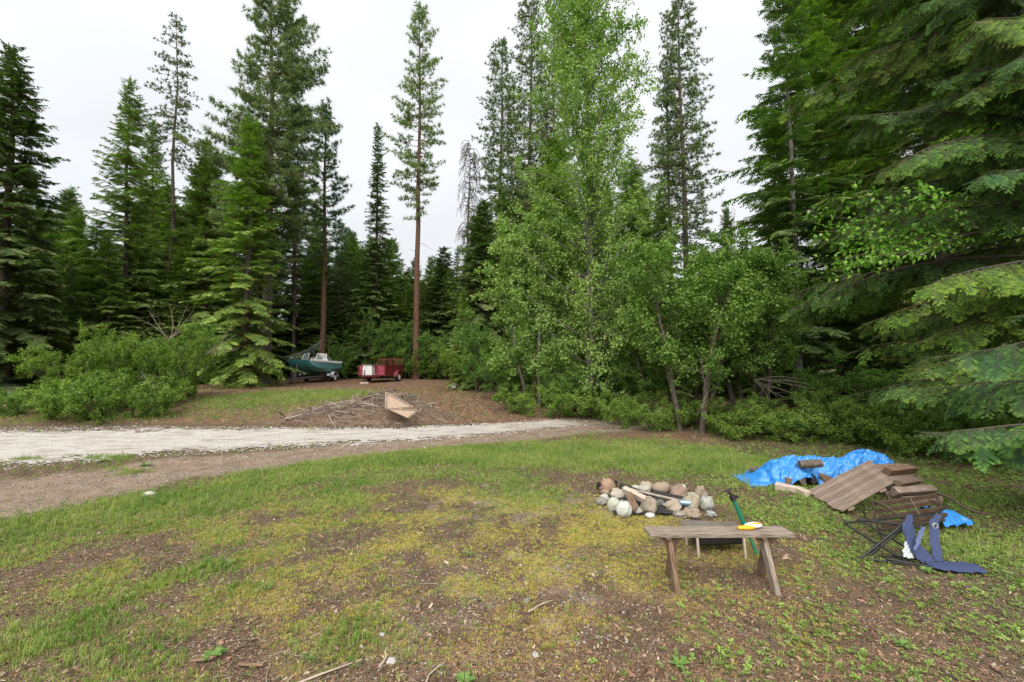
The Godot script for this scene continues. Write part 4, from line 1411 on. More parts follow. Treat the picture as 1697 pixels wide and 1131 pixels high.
func make_hand_tool() -> void:
	var o := thing("hand_tool", "small yellow and white plastic hand tool lying on the bench", "tool", Vector3(2.06, .44, -4.045), .12)
	var yellow := mat(lin(.80, .42, .015), .4)
	var white := mat(lin(.78, .78, .74), .4)
	var g := Geo.new()
	ellipsoid(g, Vector3(-.035, .02, .012), Vector3(.075, .02, .03))
	ellipsoid(g, Vector3(-.1, .019, .01), Vector3(.022, .019, .02))
	geo("grip", g, yellow, o)
	g = Geo.new()
	ellipsoid(g, Vector3(.035, .028, -.01), Vector3(.085, .026, .036))
	geo("shell", g, white, o)
	g = Geo.new()
	var p := []
	var rr := []
	for i in 21:
		var a := TAU * i / 20.0
		p.append(Vector3(.045 + cos(a) * .055, .05 + sin(a) * .004 - absf(cos(a)) * .008, -.008 + sin(a) * .022))
		rr.append(.006)
	g.tube(p, rr, 6, false)
	geo("rim", g, yellow, o)

func make_low_table() -> void:
	var o := thing("low_table", "low weathered grey table with black underside behind the bench", "table", Vector3(2.04, -.045, -4.7))
	for i in 4:
		plank("slat", Vector3(-.29, .262 - i * .004, -.17 + i * .085), Vector3(.29, .245 - i * .004, -.16 + i * .085), .078, .018, tinted(M.wood_grey, lin(.5, .5, .5)), o)
	for x in [-.25, .2]:
		for z in [-.13, .17]:
			plank("leg", Vector3(x, .24, z), Vector3(x + .01, -.02, z + .02), .022, .022, M.wood_pale, o, Vector3(0, 0, 1))
	var g := Geo.new()
	g.box(Vector3(0, .18, -.03), Vector3(.48, .11, .26), Basis(Vector3.UP, .08), .02)
	geo("black_bin", g, mat(lin(.01, .01, .01), .6), o)

func make_green_pole() -> void:
	var a := Vector3(2.40, 0, -4.6)
	var o := thing("metal_stand", "green metal stand pole with black clamp leaning behind the bench", "stand", a)
	var top := Vector3(2.235, .50, -4.72) - a
	var d := top.normalized()
	var g := Geo.new()
	g.tube([d * .2, top], [.021, .021], 14)
	geo("pole", g, mat(lin(.004, .15, .085), .3), o)
	g = Geo.new()
	g.tube([Vector3(.01, -.02, 0), d * .22], [.013, .013], 10)
	geo("lower_pole", g, mat(lin(.01, .2, .12), .4), o)
	g = Geo.new()
	g.tube([top - d * .02, top + d * .03], [.029, .029], 12)
	g.box(top + d * .03 + Vector3(.035, -.008, .01), Vector3(.05, .022, .03), Basis(Vector3.FORWARD, .3), .004)
	g.tube([top + d * .03, top + d * .07 + Vector3(-.015, 0, 0)], [.014, .012], 8)
	g.box(top + d * .085 + Vector3(-.02, 0, 0), Vector3(.09, .014, .016), Basis(Vector3.FORWARD, -.35), .003)
	geo("clamp", g, M.black_metal, o)
	g = Geo.new()
	g.tube([d * .17, d * .25], [.026, .026], 10)
	geo("collar", g, M.black_metal, o)

func make_fire_ring() -> void:
	var o := thing("fire_ring", "ring of rounded stones round a cold campfire", "fire ring", Vector3(1.75, 0, -6.1))
	var g := Geo.new()
	var rows := []
	for i in 12:
		var row := []
		for j in 16:
			var x := lerpf(-.5, .55, j / 15.0)
			var z := lerpf(-.45, .4, i / 11.0)
			row.append(Vector3(x, .018 + .05 * exp(-(x * x + z * z) * 8) + .012 * fields.grit.get_noise_2d(x * 3, z * 3), z))
		rows.append(row)
	g.sheet(rows)
	geo("ash_bed", g, M.char, o)
	# each stone: x, z of its foot, width, height, colour, seed, angularity
	var k := 0
	for s in [
		[1.369, -6.599, 0.242, 0.213, Color(0.38, 0.25, 0.17), 0.23],
		[1.250, -6.266, 0.148, 0.092, Color(0.51, 0.51, 0.43), 0.14],
		[1.180, -6.112, 0.160, 0.090, Color(0.29, 0.28, 0.24), 0.20],
		[1.279, -5.848, 0.176, 0.171, Color(0.51, 0.52, 0.43), 0.14],
		[1.366, -5.649, 0.200, 0.182, Color(0.59, 0.62, 0.56), 0.11],
		[1.564, -5.758, 0.151, 0.076, Color(0.40, 0.41, 0.33), 0.16],
		[1.698, -5.736, 0.210, 0.193, Color(0.33, 0.28, 0.21), 0.30],
		[1.673, -5.628, 0.118, 0.050, Color(0.57, 0.61, 0.57), 0.14],
		[2.033, -5.826, 0.236, 0.128, Color(0.41, 0.34, 0.26), 0.24],
		[2.251, -5.826, 0.214, 0.205, Color(0.39, 0.34, 0.25), 0.27],
		[2.466, -5.871, 0.215, 0.181, Color(0.40, 0.41, 0.36), 0.16],
		[2.180, -5.607, 0.205, 0.090, Color(0.36, 0.28, 0.21), 0.47],
		[2.036, -5.628, 0.162, 0.066, Color(0.32, 0.30, 0.25), 0.41],
		[2.146, -6.628, 0.278, 0.155, Color(0.36, 0.28, 0.20), 0.08],
		[2.439, -6.658, 0.131, 0.127, Color(0.59, 0.63, 0.58), 0.14],
		[2.255, -6.292, 0.247, 0.175, Color(0.32, 0.23, 0.17), 0.41],
		[2.609, -6.400, 0.159, 0.159, Color(0.34, 0.27, 0.20), 0.27],
		[2.434, -6.292, 0.231, 0.092, Color(0.44, 0.40, 0.30), 0.20],
		[1.469, -6.373, 0.250, 0.121, Color(0.47, 0.42, 0.34), 0.19],
		[1.923, -6.688, 0.219, 0.098, Color(0.45, 0.43, 0.35), 0.16],
		[1.995, -6.873, 0.216, 0.101, Color(0.45, 0.36, 0.27), 0.16],
		[1.793, -6.718, 0.132, 0.089, Color(0.50, 0.51, 0.45), 0.16],
		[1.424, -6.013, 0.110, 0.088, Color(0.29, 0.31, 0.29), 0.20],
		[1.875, -5.965, 0.250, 0.096, Color(0.13, 0.14, 0.12), 0.34],
		[2.434, -5.692, 0.119, 0.050, Color(0.38, 0.40, 0.37), 0.41],
		[1.314, -6.541, 0.137, 0.077, Color(0.34, 0.25, 0.18), 0.27],
		[2.408, -5.989, 0.141, 0.105, Color(0.27, 0.24, 0.20), 0.27],
	]:
		var c: Color = s[4]
		var q := rock_geo(300 + k, s[5], 1.0, 10, 14)
		var w: float = s[2]
		var h: float = s[3]
		k += 1
		geo("stone", q, tinted(M.stone, lin(c.r, c.g, c.b)), o, Transform3D(Basis(Vector3.UP, k * .7).scaled_local(Vector3(w * .5, h * .56, w * .43)), Vector3(s[0] - 1.75, h * .42, s[1] + 6.1 - w * .3)))

func log_geo(seed_: int, L: float, r0: float, split := false) -> Geo:
	# a log along x: round, or a split wedge with a bark side
	var r := RandomNumberGenerator.new()
	r.seed = seed_
	var g := Geo.new()
	var prof := []
	var k := 10 if not split else 7
	for i in k:
		if split:
			var a = [[0.0, .62], [-.5, .1], [-.85, -.38], [-.45, -.62], [.1, -.66], [.6, -.55], [.8, -.2]][i]
			prof.append(Vector2(a[0], a[1]) * r0 * r.randf_range(.85, 1.12))
		else:
			prof.append(Vector2.from_angle(-TAU * i / k) * r0 * r.randf_range(.9, 1.08))
	var n := 5
	for s in n - 1:
		for i in k:
			var f := func(ss: int, ii: int) -> Vector3:
				var p: Vector2 = prof[ii % k]
				var w := 1.0 + .08 * sin(ss * 2.1 + seed_)
				return Vector3(lerpf(-L * .5, L * .5, float(ss) / (n - 1)), p.y * w, p.x * w)
			g.quad(f.call(s, i), f.call(s, i + 1), f.call(s + 1, i + 1), f.call(s + 1, i))
	for e in [-1.0, 1.0]:
		var w := 1.0 + .08 * sin((0 if e < 0 else n - 1) * 2.1 + seed_)
		for i in range(1, k - 1):
			var a = Vector3(e * L * .5, prof[0].y * w, prof[0].x * w)
			var b := Vector3(e * L * .5, prof[i].y * w, prof[i].x * w)
			var c := Vector3(e * L * .5, prof[i + 1].y * w, prof[i + 1].x * w)
			if e > 0: g.tri(a, b, c)
			else: g.tri(a, c, b)
	return g

func lay(called: String, g: Geo, m: Material, a: Vector3, b: Vector3, roll: float, label: String, category: String, group: String) -> void:
	var x := (b - a).normalized()
	var z := x.cross(Vector3.UP).normalized()
	var y := z.cross(x).normalized()
	tag(geo(called, g, m, self, Transform3D(Basis(x, y, z) * Basis(Vector3.RIGHT, roll), (a + b) * .5)), label, category, group)

func make_fire_wood() -> void:
	var grp := "wood in the fire ring"
	lay("plank", plank_geo(.48, .075, .07), M.wood_pale, Vector3(1.491, 0.192, -6.15), Vector3(1.713, 0.14, -5.78), .3, "pale squared timber lying across the fire ring", "plank", grp)
	lay("branch", log_geo(2, .75, .016), M.wood_grey, Vector3(1.625, 0.15, -6.3), Vector3(2.094, 0.119, -5.95), .2, "long thin grey pole over the fire ring", "branch", grp)
	lay("charred_log", log_geo(3, .5, .045), M.char, Vector3(1.526, 0.145, -6.5), Vector3(1.87, 0.067, -6.2), .2, "charred black log behind the pale timber", "log", grp)
	lay("charred_log", log_geo(4, .34, .04), M.char, Vector3(1.871, 0.081, -6.1), Vector3(2.147, 0.081, -5.95), .9, "charred black log end among the front stones", "log", grp)
	lay("charred_log", log_geo(5, .4, .04), M.char, Vector3(1.982, 0.08, -6.35), Vector3(2.191, 0.067, -6.2), .9, "charred stub lying under the round brown stone", "log", grp)
	lay("plank", plank_geo(.3, .012, .09), M.wood_brown, Vector3(1.495, 0.172, -5.95), Vector3(1.511, 0.098, -5.75), .9, "short brown stave leaning inside the fire ring", "plank", grp)
	lay("plank", plank_geo(.34, .09, .05), M.char, Vector3(1.163, 0.0, -6.841) + Vector3(0, .05, 0), Vector3(1.67, 0.0, -7.036) + Vector3(0, .05, 0), 0, "low dark plank behind the orange stone", "plank", grp)
	var g := Geo.new()
	g.lathe([Vector2(0.001, 0), Vector2(.032, 0), Vector2(.034, .01), Vector2(.034, .1), Vector2(.03, .115), Vector2(.001, .115)], 16, Transform3D(Basis(Vector3.UP, 1.2), Vector3(2.111, 0.119, -5.85)))
	tag(geo("drink_can", g, mat(lin(.25, .42, .62), .3, .5), self), "crushed pale blue can among the fire ring stones", "can")

func plank_geo(L: float, h: float, w: float) -> Geo:
	var g := Geo.new()
	g.box(Vector3.ZERO, Vector3(L, h, w), Basis.IDENTITY, .004)
	return g

func tarp_height(x: float) -> float:
	var P := [[3.58, .02], [3.75, .06], [3.9, .17], [4.08, .33], [4.3, .40], [4.5, .385], [4.66, .385], [4.8, .375], [5.0, .40], [5.25, .47], [5.5, .485], [5.75, .42], [5.95, .30], [6.1, .16]]
	for i in P.size() - 1:
		if x <= P[i + 1][0]: return lerpf(P[i][1], P[i + 1][1], sm(0, 1, (x - P[i][0]) / (P[i + 1][0] - P[i][0])))
	return .1

func make_wood_pile() -> void:
	# the tarp
	var f := FastNoiseLite.new()
	f.seed = 12; f.frequency = 2.6; f.fractal_octaves = 4
	f.noise_type = FastNoiseLite.TYPE_SIMPLEX
	f.fractal_type = FastNoiseLite.FRACTAL_RIDGED
	var rows := []
	for i in 60:
		var v := i / 59.0
		var row := []
		for j in 170:
			var x := lerpf(3.58, 6.1, j / 169.0)
			var top := tarp_height(x)
			var front := -6.92 + .05 * sin(x * 9.0) + .07 * sin(x * 3.7 + 1.0) - (.12 if x < 3.95 else 0.0) - sm(4.9, 5.6, x) * .12
			var hem := clampf(top - .34 - .03 * sin(x * 11.0) - .06 * sin(x * 5.0 + 2.0), .012, .3)
			if x < 3.95: hem = .012
			var z := front - v * .75
			var h: float
			if v < .34: h = lerpf(hem, top, sin(v / .34 * PI * .5))
			else: h = lerpf(top, .02, pow((v - .34) / .66, 1.6))
			var wr := f.get_noise_2d(x * 1.1, z * 1.6) * .045 + f.get_noise_2d(x * 2.6 + 40, z * 2.2) * .022
			row.append(Vector3(x + wr * .4, maxf(.008, h + wr * minf(1.0, top * 6.0)), z + wr * .8))
		rows.append(row)
	var g := Geo.new()
	g.sheet(rows)
	var blue := mat(lin(.028, .235, .64), .42)
	blue.metallic_specular = .6
	tag(geo("tarp", g, blue, self), "crumpled blue tarp draped over the firewood", "tarp", "blue tarps")
	# scrap of tarp behind the camp chair
	rows = []
	for i in 16:
		var row := []
		for j in 20:
			var u := j / 19.0
			var v := i / 15.0
			var wr := f.get_noise_2d(u * 1.1 + 9, v * 1.1)
			row.append(Vector3(4.72 + u * .42 + .08 * v, .06 + .16 * sin(PI * minf(1, v * 1.1)) * (1 - u * .6) + wr * .04, -5.5 + v * .34 - u * .1))
		rows.append(row)
	g = Geo.new()
	g.sheet(rows)
	tag(geo("tarp", g, blue, self), "small scrap of blue tarp behind the camp chair", "tarp", "blue tarps")
	# firewood: from, to, radius, split, material, label
	var W := "firewood of the covered stack"
	var L := [
		[Vector3(4.31, 0.337, -6.98), Vector3(4.605, 0.368, -6.92), .065, false, M.bark, "short log lying on top of the blue tarp"],
		[Vector3(5.12, 0.060, -6.111), Vector3(5.60, 0.066, -6.109), 0.087, true, M.wood_pallet, "split log in the lowest layer of the open stack, first from the front"],
		[Vector3(5.04, 0.060, -6.312), Vector3(5.68, 0.058, -6.268), 0.081, true, M.bark, "split log in the lowest layer of the open stack, second from the front"],
		[Vector3(5.11, 0.060, -6.381), Vector3(5.68, 0.063, -6.559), 0.087, true, M.wood_brown, "split log in the lowest layer of the open stack, third from the front"],
		[Vector3(5.13, 0.060, -6.682), Vector3(5.68, 0.065, -6.658), 0.089, true, M.wood_cut, "split log in the lowest layer of the open stack, fourth from the front"],
		[Vector3(5.05, 0.160, -6.159), Vector3(5.67, 0.166, -6.261), 0.082, true, M.wood_pallet, "split log in the second layer of the open stack, first from the front"],
		[Vector3(5.16, 0.160, -6.416), Vector3(5.62, 0.170, -6.364), 0.091, true, M.bark, "split log in the second layer of the open stack, second from the front"],
		[Vector3(5.17, 0.160, -6.534), Vector3(5.61, 0.171, -6.646), 0.084, true, M.wood_brown, "split log in the second layer of the open stack, third from the front"],
		[Vector3(5.16, 0.252, -6.248), Vector3(5.56, 0.247, -6.412), 0.081, true, M.wood_cut, "split log in the third layer of the open stack, first from the front"],
		[Vector3(5.10, 0.252, -6.414), Vector3(5.65, 0.251, -6.586), 0.085, true, M.wood_pallet, "split log in the third layer of the open stack, second from the front"],
		[Vector3(5.09, 0.252, -6.674), Vector3(5.64, 0.258, -6.706), 0.091, true, M.bark, "split log in the third layer of the open stack, third from the front"],
		[Vector3(5.22, 0.336, -6.478), Vector3(5.68, 0.352, -6.582), 0.087, true, M.wood_brown, "split log in the topmost layer of the open stack, first from the front"],
		[Vector3(5.21, 0.336, -6.720), Vector3(5.70, 0.350, -6.700), 0.086, true, M.wood_cut, "split log in the topmost layer of the open stack, second from the front"],
		[Vector3(4.14, .10, -6.98), Vector3(4.2, .10, -7.4), .075, true, M.wood_brown, "log end under the left hem of the tarp"],
		[Vector3(4.34, .10, -6.94), Vector3(4.36, .11, -7.4), .085, true, M.bark, "second log end under the tarp hem"],
		[Vector3(4.53, .1, -6.96), Vector3(4.52, .1, -7.4), .08, true, M.char, "dark third log end under the tarp hem"],
		[Vector3(4.7, .12, -6.96), Vector3(4.72, .12, -7.4), .09, true, M.wood_brown, "log end under the dip of the tarp"],
		[Vector3(4.9, .12, -6.95), Vector3(4.95, .12, -7.4), .09, true, M.bark, "log end hidden behind the leaning plank panel"],
		[Vector3(3.842, 0.134, -7.5), Vector3(3.905, 0.157, -7.4), .05, false, M.bark, "small dark log end at the left tip of the tarp"],
	]
	var k := 0
	for q in L:
		k += 1
		lay("firewood_log", log_geo(40 + k, q[0].distance_to(q[1]), q[2], q[3]), q[4], q[0], q[1], k * 1.3 if k > 1 else 0.0, q[5], "firewood", W)
	lay("timber_block", plank_geo(.3, .1, .1), M.wood_pale, Vector3(3.911, 0.041, -6.85), Vector3(4.087, 0.025, -6.72), .15, "pale squared timber offcut in front of the tarp", "timber", "timber offcuts")
	lay("timber_block", plank_geo(.2, .1, .1), M.wood_pale, Vector3(4.105, 0.025, -6.72), Vector3(4.128, 0.02, -6.5), .1, "shorter pale timber offcut beside the plank panel", "timber", "timber offcuts")
	# the leaning panel of planks
	var A := Vector3(4.17, .03, -6.62)
	var B := Vector3(4.03, .035, -5.72)
	var C := Vector3(4.68, .15, -5.74)
	var D := Vector3(5.02, .50, -6.52)
	var o := thing("wooden_pallet", "weathered pallet of eight boards leaning against the firewood", "pallet", A)
	var n := (D - A).cross(B - A).normalized()
	if n.y < 0: n = -n
	C.y = A.y - (n.x * (C.x - A.x) + n.z * (C.z - A.z)) / n.y
	var k8 := [.8, 1.0, .72, .92, .68, .95, .78, .88]
	for i in 8:
		var t0 := (i + .5) / 8.0
		var a := A.lerp(B, t0)
		var b := D.lerp(C, t0)
		var w := (A.distance_to(B) + D.distance_to(C)) / 2.0 / 8.0
		var jit := .012 * sin(i * 4.3)
		plank("board", a - A - (b - a).normalized() * jit + n * .004 * (i % 2), b - A + (b - a).normalized() * jit, w - .027, .024, tinted(M.wood_pallet, lin(k8[i], k8[i], k8[i])), o, n, .003)
	for t in [.18, .8]:
		plank("batten", A.lerp(D, t) - A - n * .028, B.lerp(C, t) - A - n * .028, .08, .024, M.wood_pallet, o, n)

func ribbon(pts: Array, wide: Array, across: Vector3, sag := 0.0) -> Geo:
	var rows := []
	var n := pts.size()
	var P := []
	var c := Curve3D.new()
	for i in n:
		var a: Vector3 = pts[maxi(i - 1, 0)]
		var b: Vector3 = pts[mini(i + 1, n - 1)]
		c.add_point(pts[i], -(b - a) * .16, (b - a) * .16)
	var m := 24
	for i in m:
		var t := i / (m - 1.0)
		var f := t * (n - 1)
		var k := mini(int(f), n - 2)
		var p := c.sample(k, f - k)
		var w: float = lerpf(wide[k], wide[k + 1], f - k)
		var row := []
		for j in 7:
			var u := j / 6.0 - .5
			row.append(p + across.normalized() * (w * u) + Vector3.UP * sag * (u * u - .25) + Vector3(0, .004 * sin(i * 1.7 + j), .005 * sin(i * .9 + j * 2.0)))
		rows.append(row)
	var g := Geo.new()
	g.sheet(rows)
	var back := []
	for row in rows:
		var q := []
		for p in row: q.append(p + Vector3(0, -.004, -.004))
		q.reverse()
		back.append(q)
	g.sheet(back)
	return g

func make_camp_chair() -> void:
	var o := thing("camp_chair", "collapsed folding camp chair with torn navy blue fabric", "chair", Vector3.ZERO)
	for q in [
		[Vector3(3.296, 0.293, -4.62), Vector3(4.338, 0.329, -4.78)], [Vector3(3.484, 0.295, -4.72), Vector3(3.744, 0.318, -4.5)],
		[Vector3(3.287, 0.283, -4.6), Vector3(3.71, 0.0, -4.38)], [Vector3(3.744, 0.312, -4.5), Vector3(3.238, 0.0, -4.419)], [Vector3(3.802, 0.266, -4.55), Vector3(3.461, 0.0, -4.552)],
		[Vector3(3.604, 0.237, -4.8), Vector3(3.861, 0.067, -4.6)], [Vector3(3.368, 0.0, -4.432) + Vector3(0, .02, 0), Vector3(3.646, 0.0, -4.305) + Vector3(0, .03, 0)],
		[Vector3(3.53, 0.0, -4.485) + Vector3(0, .03, 0), Vector3(3.919, 0.0, -4.38) + Vector3(0, .04, 0)], [Vector3(3.743, 0.307, -4.5), Vector3(3.911, 0.297, -4.48)],
		[Vector3(4.338, 0.329, -4.78), Vector3(4.524, 0.386, -4.85)], [Vector3(3.486, 0.0, -4.368) + Vector3(0, .05, 0), Vector3(3.779, 0.0, -4.257) + Vector3(0, .03, 0)]]:
		var g := Geo.new()
		g.tube([q[0], q[1]], [.0115, .0115], 8)
		geo("pole", g, M.black_metal, o)
	for q in [Vector3(3.296, 0.293, -4.62), Vector3(3.744, 0.312, -4.5), Vector3(4.338, 0.329, -4.78)]:
		var g := Geo.new()
		ellipsoid(g, q, Vector3(.018, .018, .018))
		geo("joint", g, M.black_metal, o)
	var navy := textured(noise_tex(.06, 81, [[0, Color(.018, .028, .075)], [.6, Color(.035, .055, .135)], [1, Color(.10, .13, .24)]]), Vector3(5, 5, 5), .85)
	var faded := textured(noise_tex(.06, 82, [[0, Color(.07, .10, .22)], [1, Color(.16, .20, .36)]]), Vector3(5, 5, 5), .85)
	var pale := mat(lin(.42, .47, .48), .8)
	geo("fabric", ribbon([Vector3(3.823, 0.415, -4.5), Vector3(3.773, 0.321, -4.46), Vector3(3.774, 0.195, -4.42), Vector3(3.819, 0.08, -4.36), Vector3(3.857, 0.038, -4.33)], [.05, .1, .1, .13, .1], Vector3(1, .25, .1)), navy, o)
	geo("fabric", ribbon([Vector3(3.864, 0.331, -4.4), Vector3(3.809, 0.238, -4.38), Vector3(3.731, 0.143, -4.34)], [.05, .055, .03], Vector3(1, .3, 0)), faded, o)
	geo("arm_fabric", ribbon([Vector3(4.326, 0.336, -4.74), Vector3(4.208, 0.285, -4.66), Vector3(4.058, 0.193, -4.5), Vector3(3.986, 0.102, -4.4), Vector3(3.947, 0.044, -4.33)], [.07, .085, .08, .08, .05], Vector3(1, .1, .2)), navy, o)
	var g := Geo.new()
	g.lathe([Vector2(.022, -.006), Vector2(.03, -.006), Vector2(.03, .008), Vector2(.022, .008), Vector2(.022, -.006)], 18, Transform3D(Basis(Vector3.UP, .1), Vector3(4.158, 0.271, -4.6)))
	geo("cup_hole_rim", g, mat(lin(.35, .35, .37), .6), o)
	geo("lining", ribbon([Vector3(3.758, 0.21, -4.44), Vector3(3.703, 0.119, -4.4), Vector3(3.69, 0.064, -4.36)], [.03, .07, .1], Vector3(1, -.1, 0)), pale, o)
	geo("seat_fabric", ribbon([Vector3(3.835, 0.0, -4.445) + Vector3(0, .03, 0), Vector3(3.828, 0.0, -4.281) + Vector3(0, .035, 0), Vector3(4.025, 0.0, -4.257) + Vector3(0, .03, 0), Vector3(4.219, 0.0, -4.233) + Vector3(0, .03, 0)], [.1, .16, .24, .2], Vector3(.35, 0, -1), -.06), navy, o)
	g = Geo.new()
	g.box(Vector3(4.213, 0.0, -4.233) + Vector3(.02, .025, -.03), Vector3(.012, .03, .14), Basis(Vector3.UP, -.3), .004)
	geo("corner_pocket", g, M.black_metal, o)

func make_garden_bench() -> void:
	var a := Vector3(3.88, 0, -5.02)
	var o := thing("garden_bench", "broken garden bench with dark slats and curled iron arms", "bench", a)
	var b := Vector3(4.84, 0, -5.32) - a
	var dir := b.normalized()
	var fwd := Vector3(.3, 0, .95)
	for i in 4:
		var y := .35 - i * .062
		plank("slat", Vector3(0, y, 0) + fwd * i * .03, b + Vector3(0, y + .005, 0) + fwd * i * .03, .02, .048, tinted(M.wood_brown, lin(.35, .33, .3)), o, Vector3.UP)
	for e in [Vector3.ZERO, b]:
		var g := Geo.new()
		g.tube([e + Vector3(0, .37, -.02), e + Vector3(.015, .385, .04), e + Vector3(.06, .36, .1), e + Vector3(.12, .29, .17), e + Vector3(.2, .25, .22), e + Vector3(.3, .24, .24)], [.014, .014, .013, .012, .012, .009], 8)
		g.box(e + Vector3(.31, .24, .245), Vector3(.06, .012, .04), Basis(Vector3.UP, -.6), .003)
		geo("arm", g, M.iron, o)
		g = Geo.new()
		var p := []
		var rr := []
		for i in 15:
			var t := i / 14.0
			p.append(e + Vector3(-.09 + .05 * cos(t * 4.4), .10 + .3 * t - .1 * maxf(0, t - .75) * 3, .06 - .04 * sin(t * 4.4)))
			rr.append(.009)
		g.tube(p, rr, 7)
		g.tube([e + Vector3(0, .37, 0), e + Vector3(-.01, .2, .04), e + Vector3(.03, -.03, .09)], [.013, .012, .012], 7)
		geo("leg", g, M.iron, o)
	plank("rail", Vector3(-.02, .12, .1), b + Vector3(-.02, .12, .1), .03, .03, M.iron, o)
	var g := Geo.new()
	g.tube([b * .55 + Vector3(0, .37, .02), b * .57 + Vector3(0, .28, .06), b * .6 + Vector3(.02, .16, .1)], [.004, .004, .004], 5)
	geo("rope", g, M.dry_twig, o)

# ---------------------------------------------------------------- boat, trailers, debris on the bank
func make_boat() -> void:
	var at := Vector3(-14.05, H(-14.05, -33.0), -33.0)
	var turn := deg_to_rad(-3)
	var o := thing("motor_boat", "teal motor boat with white deck sitting on a trailer", "boat", at, turn)
	var lower := mat(lin(.05, .20, .205), .35)
	var side := mat(lin(.17, .39, .43), .35)
	var white := mat(lin(.74, .74, .71), .45)
	# stations along z: half beam, keel height, sheer height
	var st := [[-2.3, .96, .58, 1.36], [-1.4, .99, .56, 1.38], [-.4, 1.0, .55, 1.42], [.6, 1.0, .56, 1.47], [1.3, .98, .62, 1.51], [1.75, .93, .76, 1.54], [2.05, .86, .95, 1.56], [2.25, .78, 1.2, 1.57], [2.32, .74, 1.42, 1.58]]
	var low := []
	var up_l := []
	var up_r := []
	var rim := []
	for s in st:
		var z: float = s[0]
		var b: float = s[1]
		var k: float = s[2]
		var h: float = s[3]
		var q := h - k
		var row := []
		for p in [[-.97, .45], [-.84, .16], [-.62, .2], [-.42, .26], [-.2, .1], [0.0, 0.0], [.2, .1], [.42, .26], [.62, .2], [.84, .16], [.97, .45]]:
			row.append(Vector3(p[0] * b, k + p[1] * q * (.75 if absf(p[0]) < .9 else 1.0), z))
		low.append(row)
		up_l.append([Vector3(-b, h, z), Vector3(-b * 1.0, k + q * .75, z), Vector3(-b * .97, k + q * .45, z)])
		up_r.append([Vector3(b * .97, k + q * .45, z), Vector3(b, k + q * .75, z), Vector3(b, h, z)])
		rim.append([Vector3(-b - .02, h - .09, z), Vector3(-b - .03, h + .03, z), Vector3(-b + .03, h + .07, z), Vector3(-b * .6, h + .1, z), Vector3(0, h + .12, z), Vector3(b * .6, h + .1, z), Vector3(b - .03, h + .07, z), Vector3(b + .03, h + .03, z), Vector3(b + .02, h - .09, z)])
	var g := Geo.new()
	g.sheet(low)
	geo("hull_bottom", g, lower, o)
	for u in [up_l, up_r]:
		g = Geo.new()
		g.sheet(u)
		geo("hull_side", g, side, o)
	# blunt bow and stern closed
	g = Geo.new()
	var L: Array = low[-1]
	for i in L.size() - 1: g.quad(L[i], L[i + 1], Vector3(L[i + 1].x * .8, 1.58, 2.36), Vector3(L[i].x * .8, 1.58, 2.36))
	geo("bow", g, lower, o)
	g = Geo.new()
	L = low[0]
	for i in L.size() - 1: g.quad(L[i + 1], L[i], Vector3(L[i].x, 1.36, -2.3), Vector3(L[i + 1].x, 1.36, -2.3))
	geo("transom", g, side, o)
	# foredeck, side decks and open cockpit
	g = Geo.new()
	g.sheet(rim.slice(6))
	for i in range(0, 7):
		var a: Array = rim[i]
		var b: Array = rim[i + 1]
		g.sheet([a.slice(0, 4), b.slice(0, 4)])
		g.sheet([a.slice(5, 9), b.slice(5, 9)])
	geo("deck", g, white, o)
	g = Geo.new()
	g.box(Vector3(0, .95, -.6), Vector3(1.3, .04, 3.2))
	geo("cockpit_floor", g, white, o)
	for x in [-.42, .42]:
		g = Geo.new()
		g.box(Vector3(x, 1.22, -.35), Vector3(.45, .5, .45), Basis.IDENTITY, .05)
		g.box(Vector3(x, 1.48, -.55), Vector3(.45, .35, .12), Basis.IDENTITY, .04)
		geo("seat", g, white, o)
	var frame := mat(lin(.72, .72, .70), .35)
	var glass := mat(Color(.75, .82, .85, .25), .05)
	glass.transparency = BaseMaterial3D.TRANSPARENCY_ALPHA
	for s in [-1.0, 1.0]:
		var w := Node3D.new()
		w.name = "windscreen"
		o.add_child(w, true)
		var p := [Vector3(s * .92, 1.52, .25), Vector3(s * .26, 1.6, .62), Vector3(s * .3, 2.02, .32), Vector3(s * .82, 1.98, .05)]
		g = Geo.new()
		for i in 4: g.bar(p[i], p[(i + 1) % 4], .035, .035, Vector3(.3, .2, 1), .006)
		geo("frame", g, frame, w)
		g = Geo.new()
		g.quad(p[0], p[1], p[2], p[3])
		geo("pane", g, glass, w)
		g = Geo.new()
		g.quad(p[0], p[3], Vector3(s * .9, 1.62, -.75), Vector3(s * .93, 1.5, -.7))
		geo("side_pane", g, glass, w)
		g = Geo.new()
		g.tube([Vector3(s * .72, 1.6, 2.1), Vector3(s * .74, 1.74, 2.05), Vector3(s * .84, 1.74, 1.45), Vector3(s * .86, 1.58, 1.35)], [.018, .018, .018, .018], 6)
		geo("bow_rail", g, frame, o)
	g = Geo.new()
	for i in 7: g.box(Vector3(1.0, 1.36, 1.05 - i * .085), Vector3(.006, .075, .05 if i % 3 else .03), Basis(Vector3.UP, .02), .001)
	geo("registration_number", g, mat(lin(.03, .03, .03), .6), o)
	# ---- its trailer
	var t := thing("boat_trailer", "grey boat trailer with white wheels under the teal boat", "trailer", at, turn)
	var grey := mat(lin(.10, .11, .12), .5, .3)
	var fend := mat(lin(.55, .58, .62), .4)
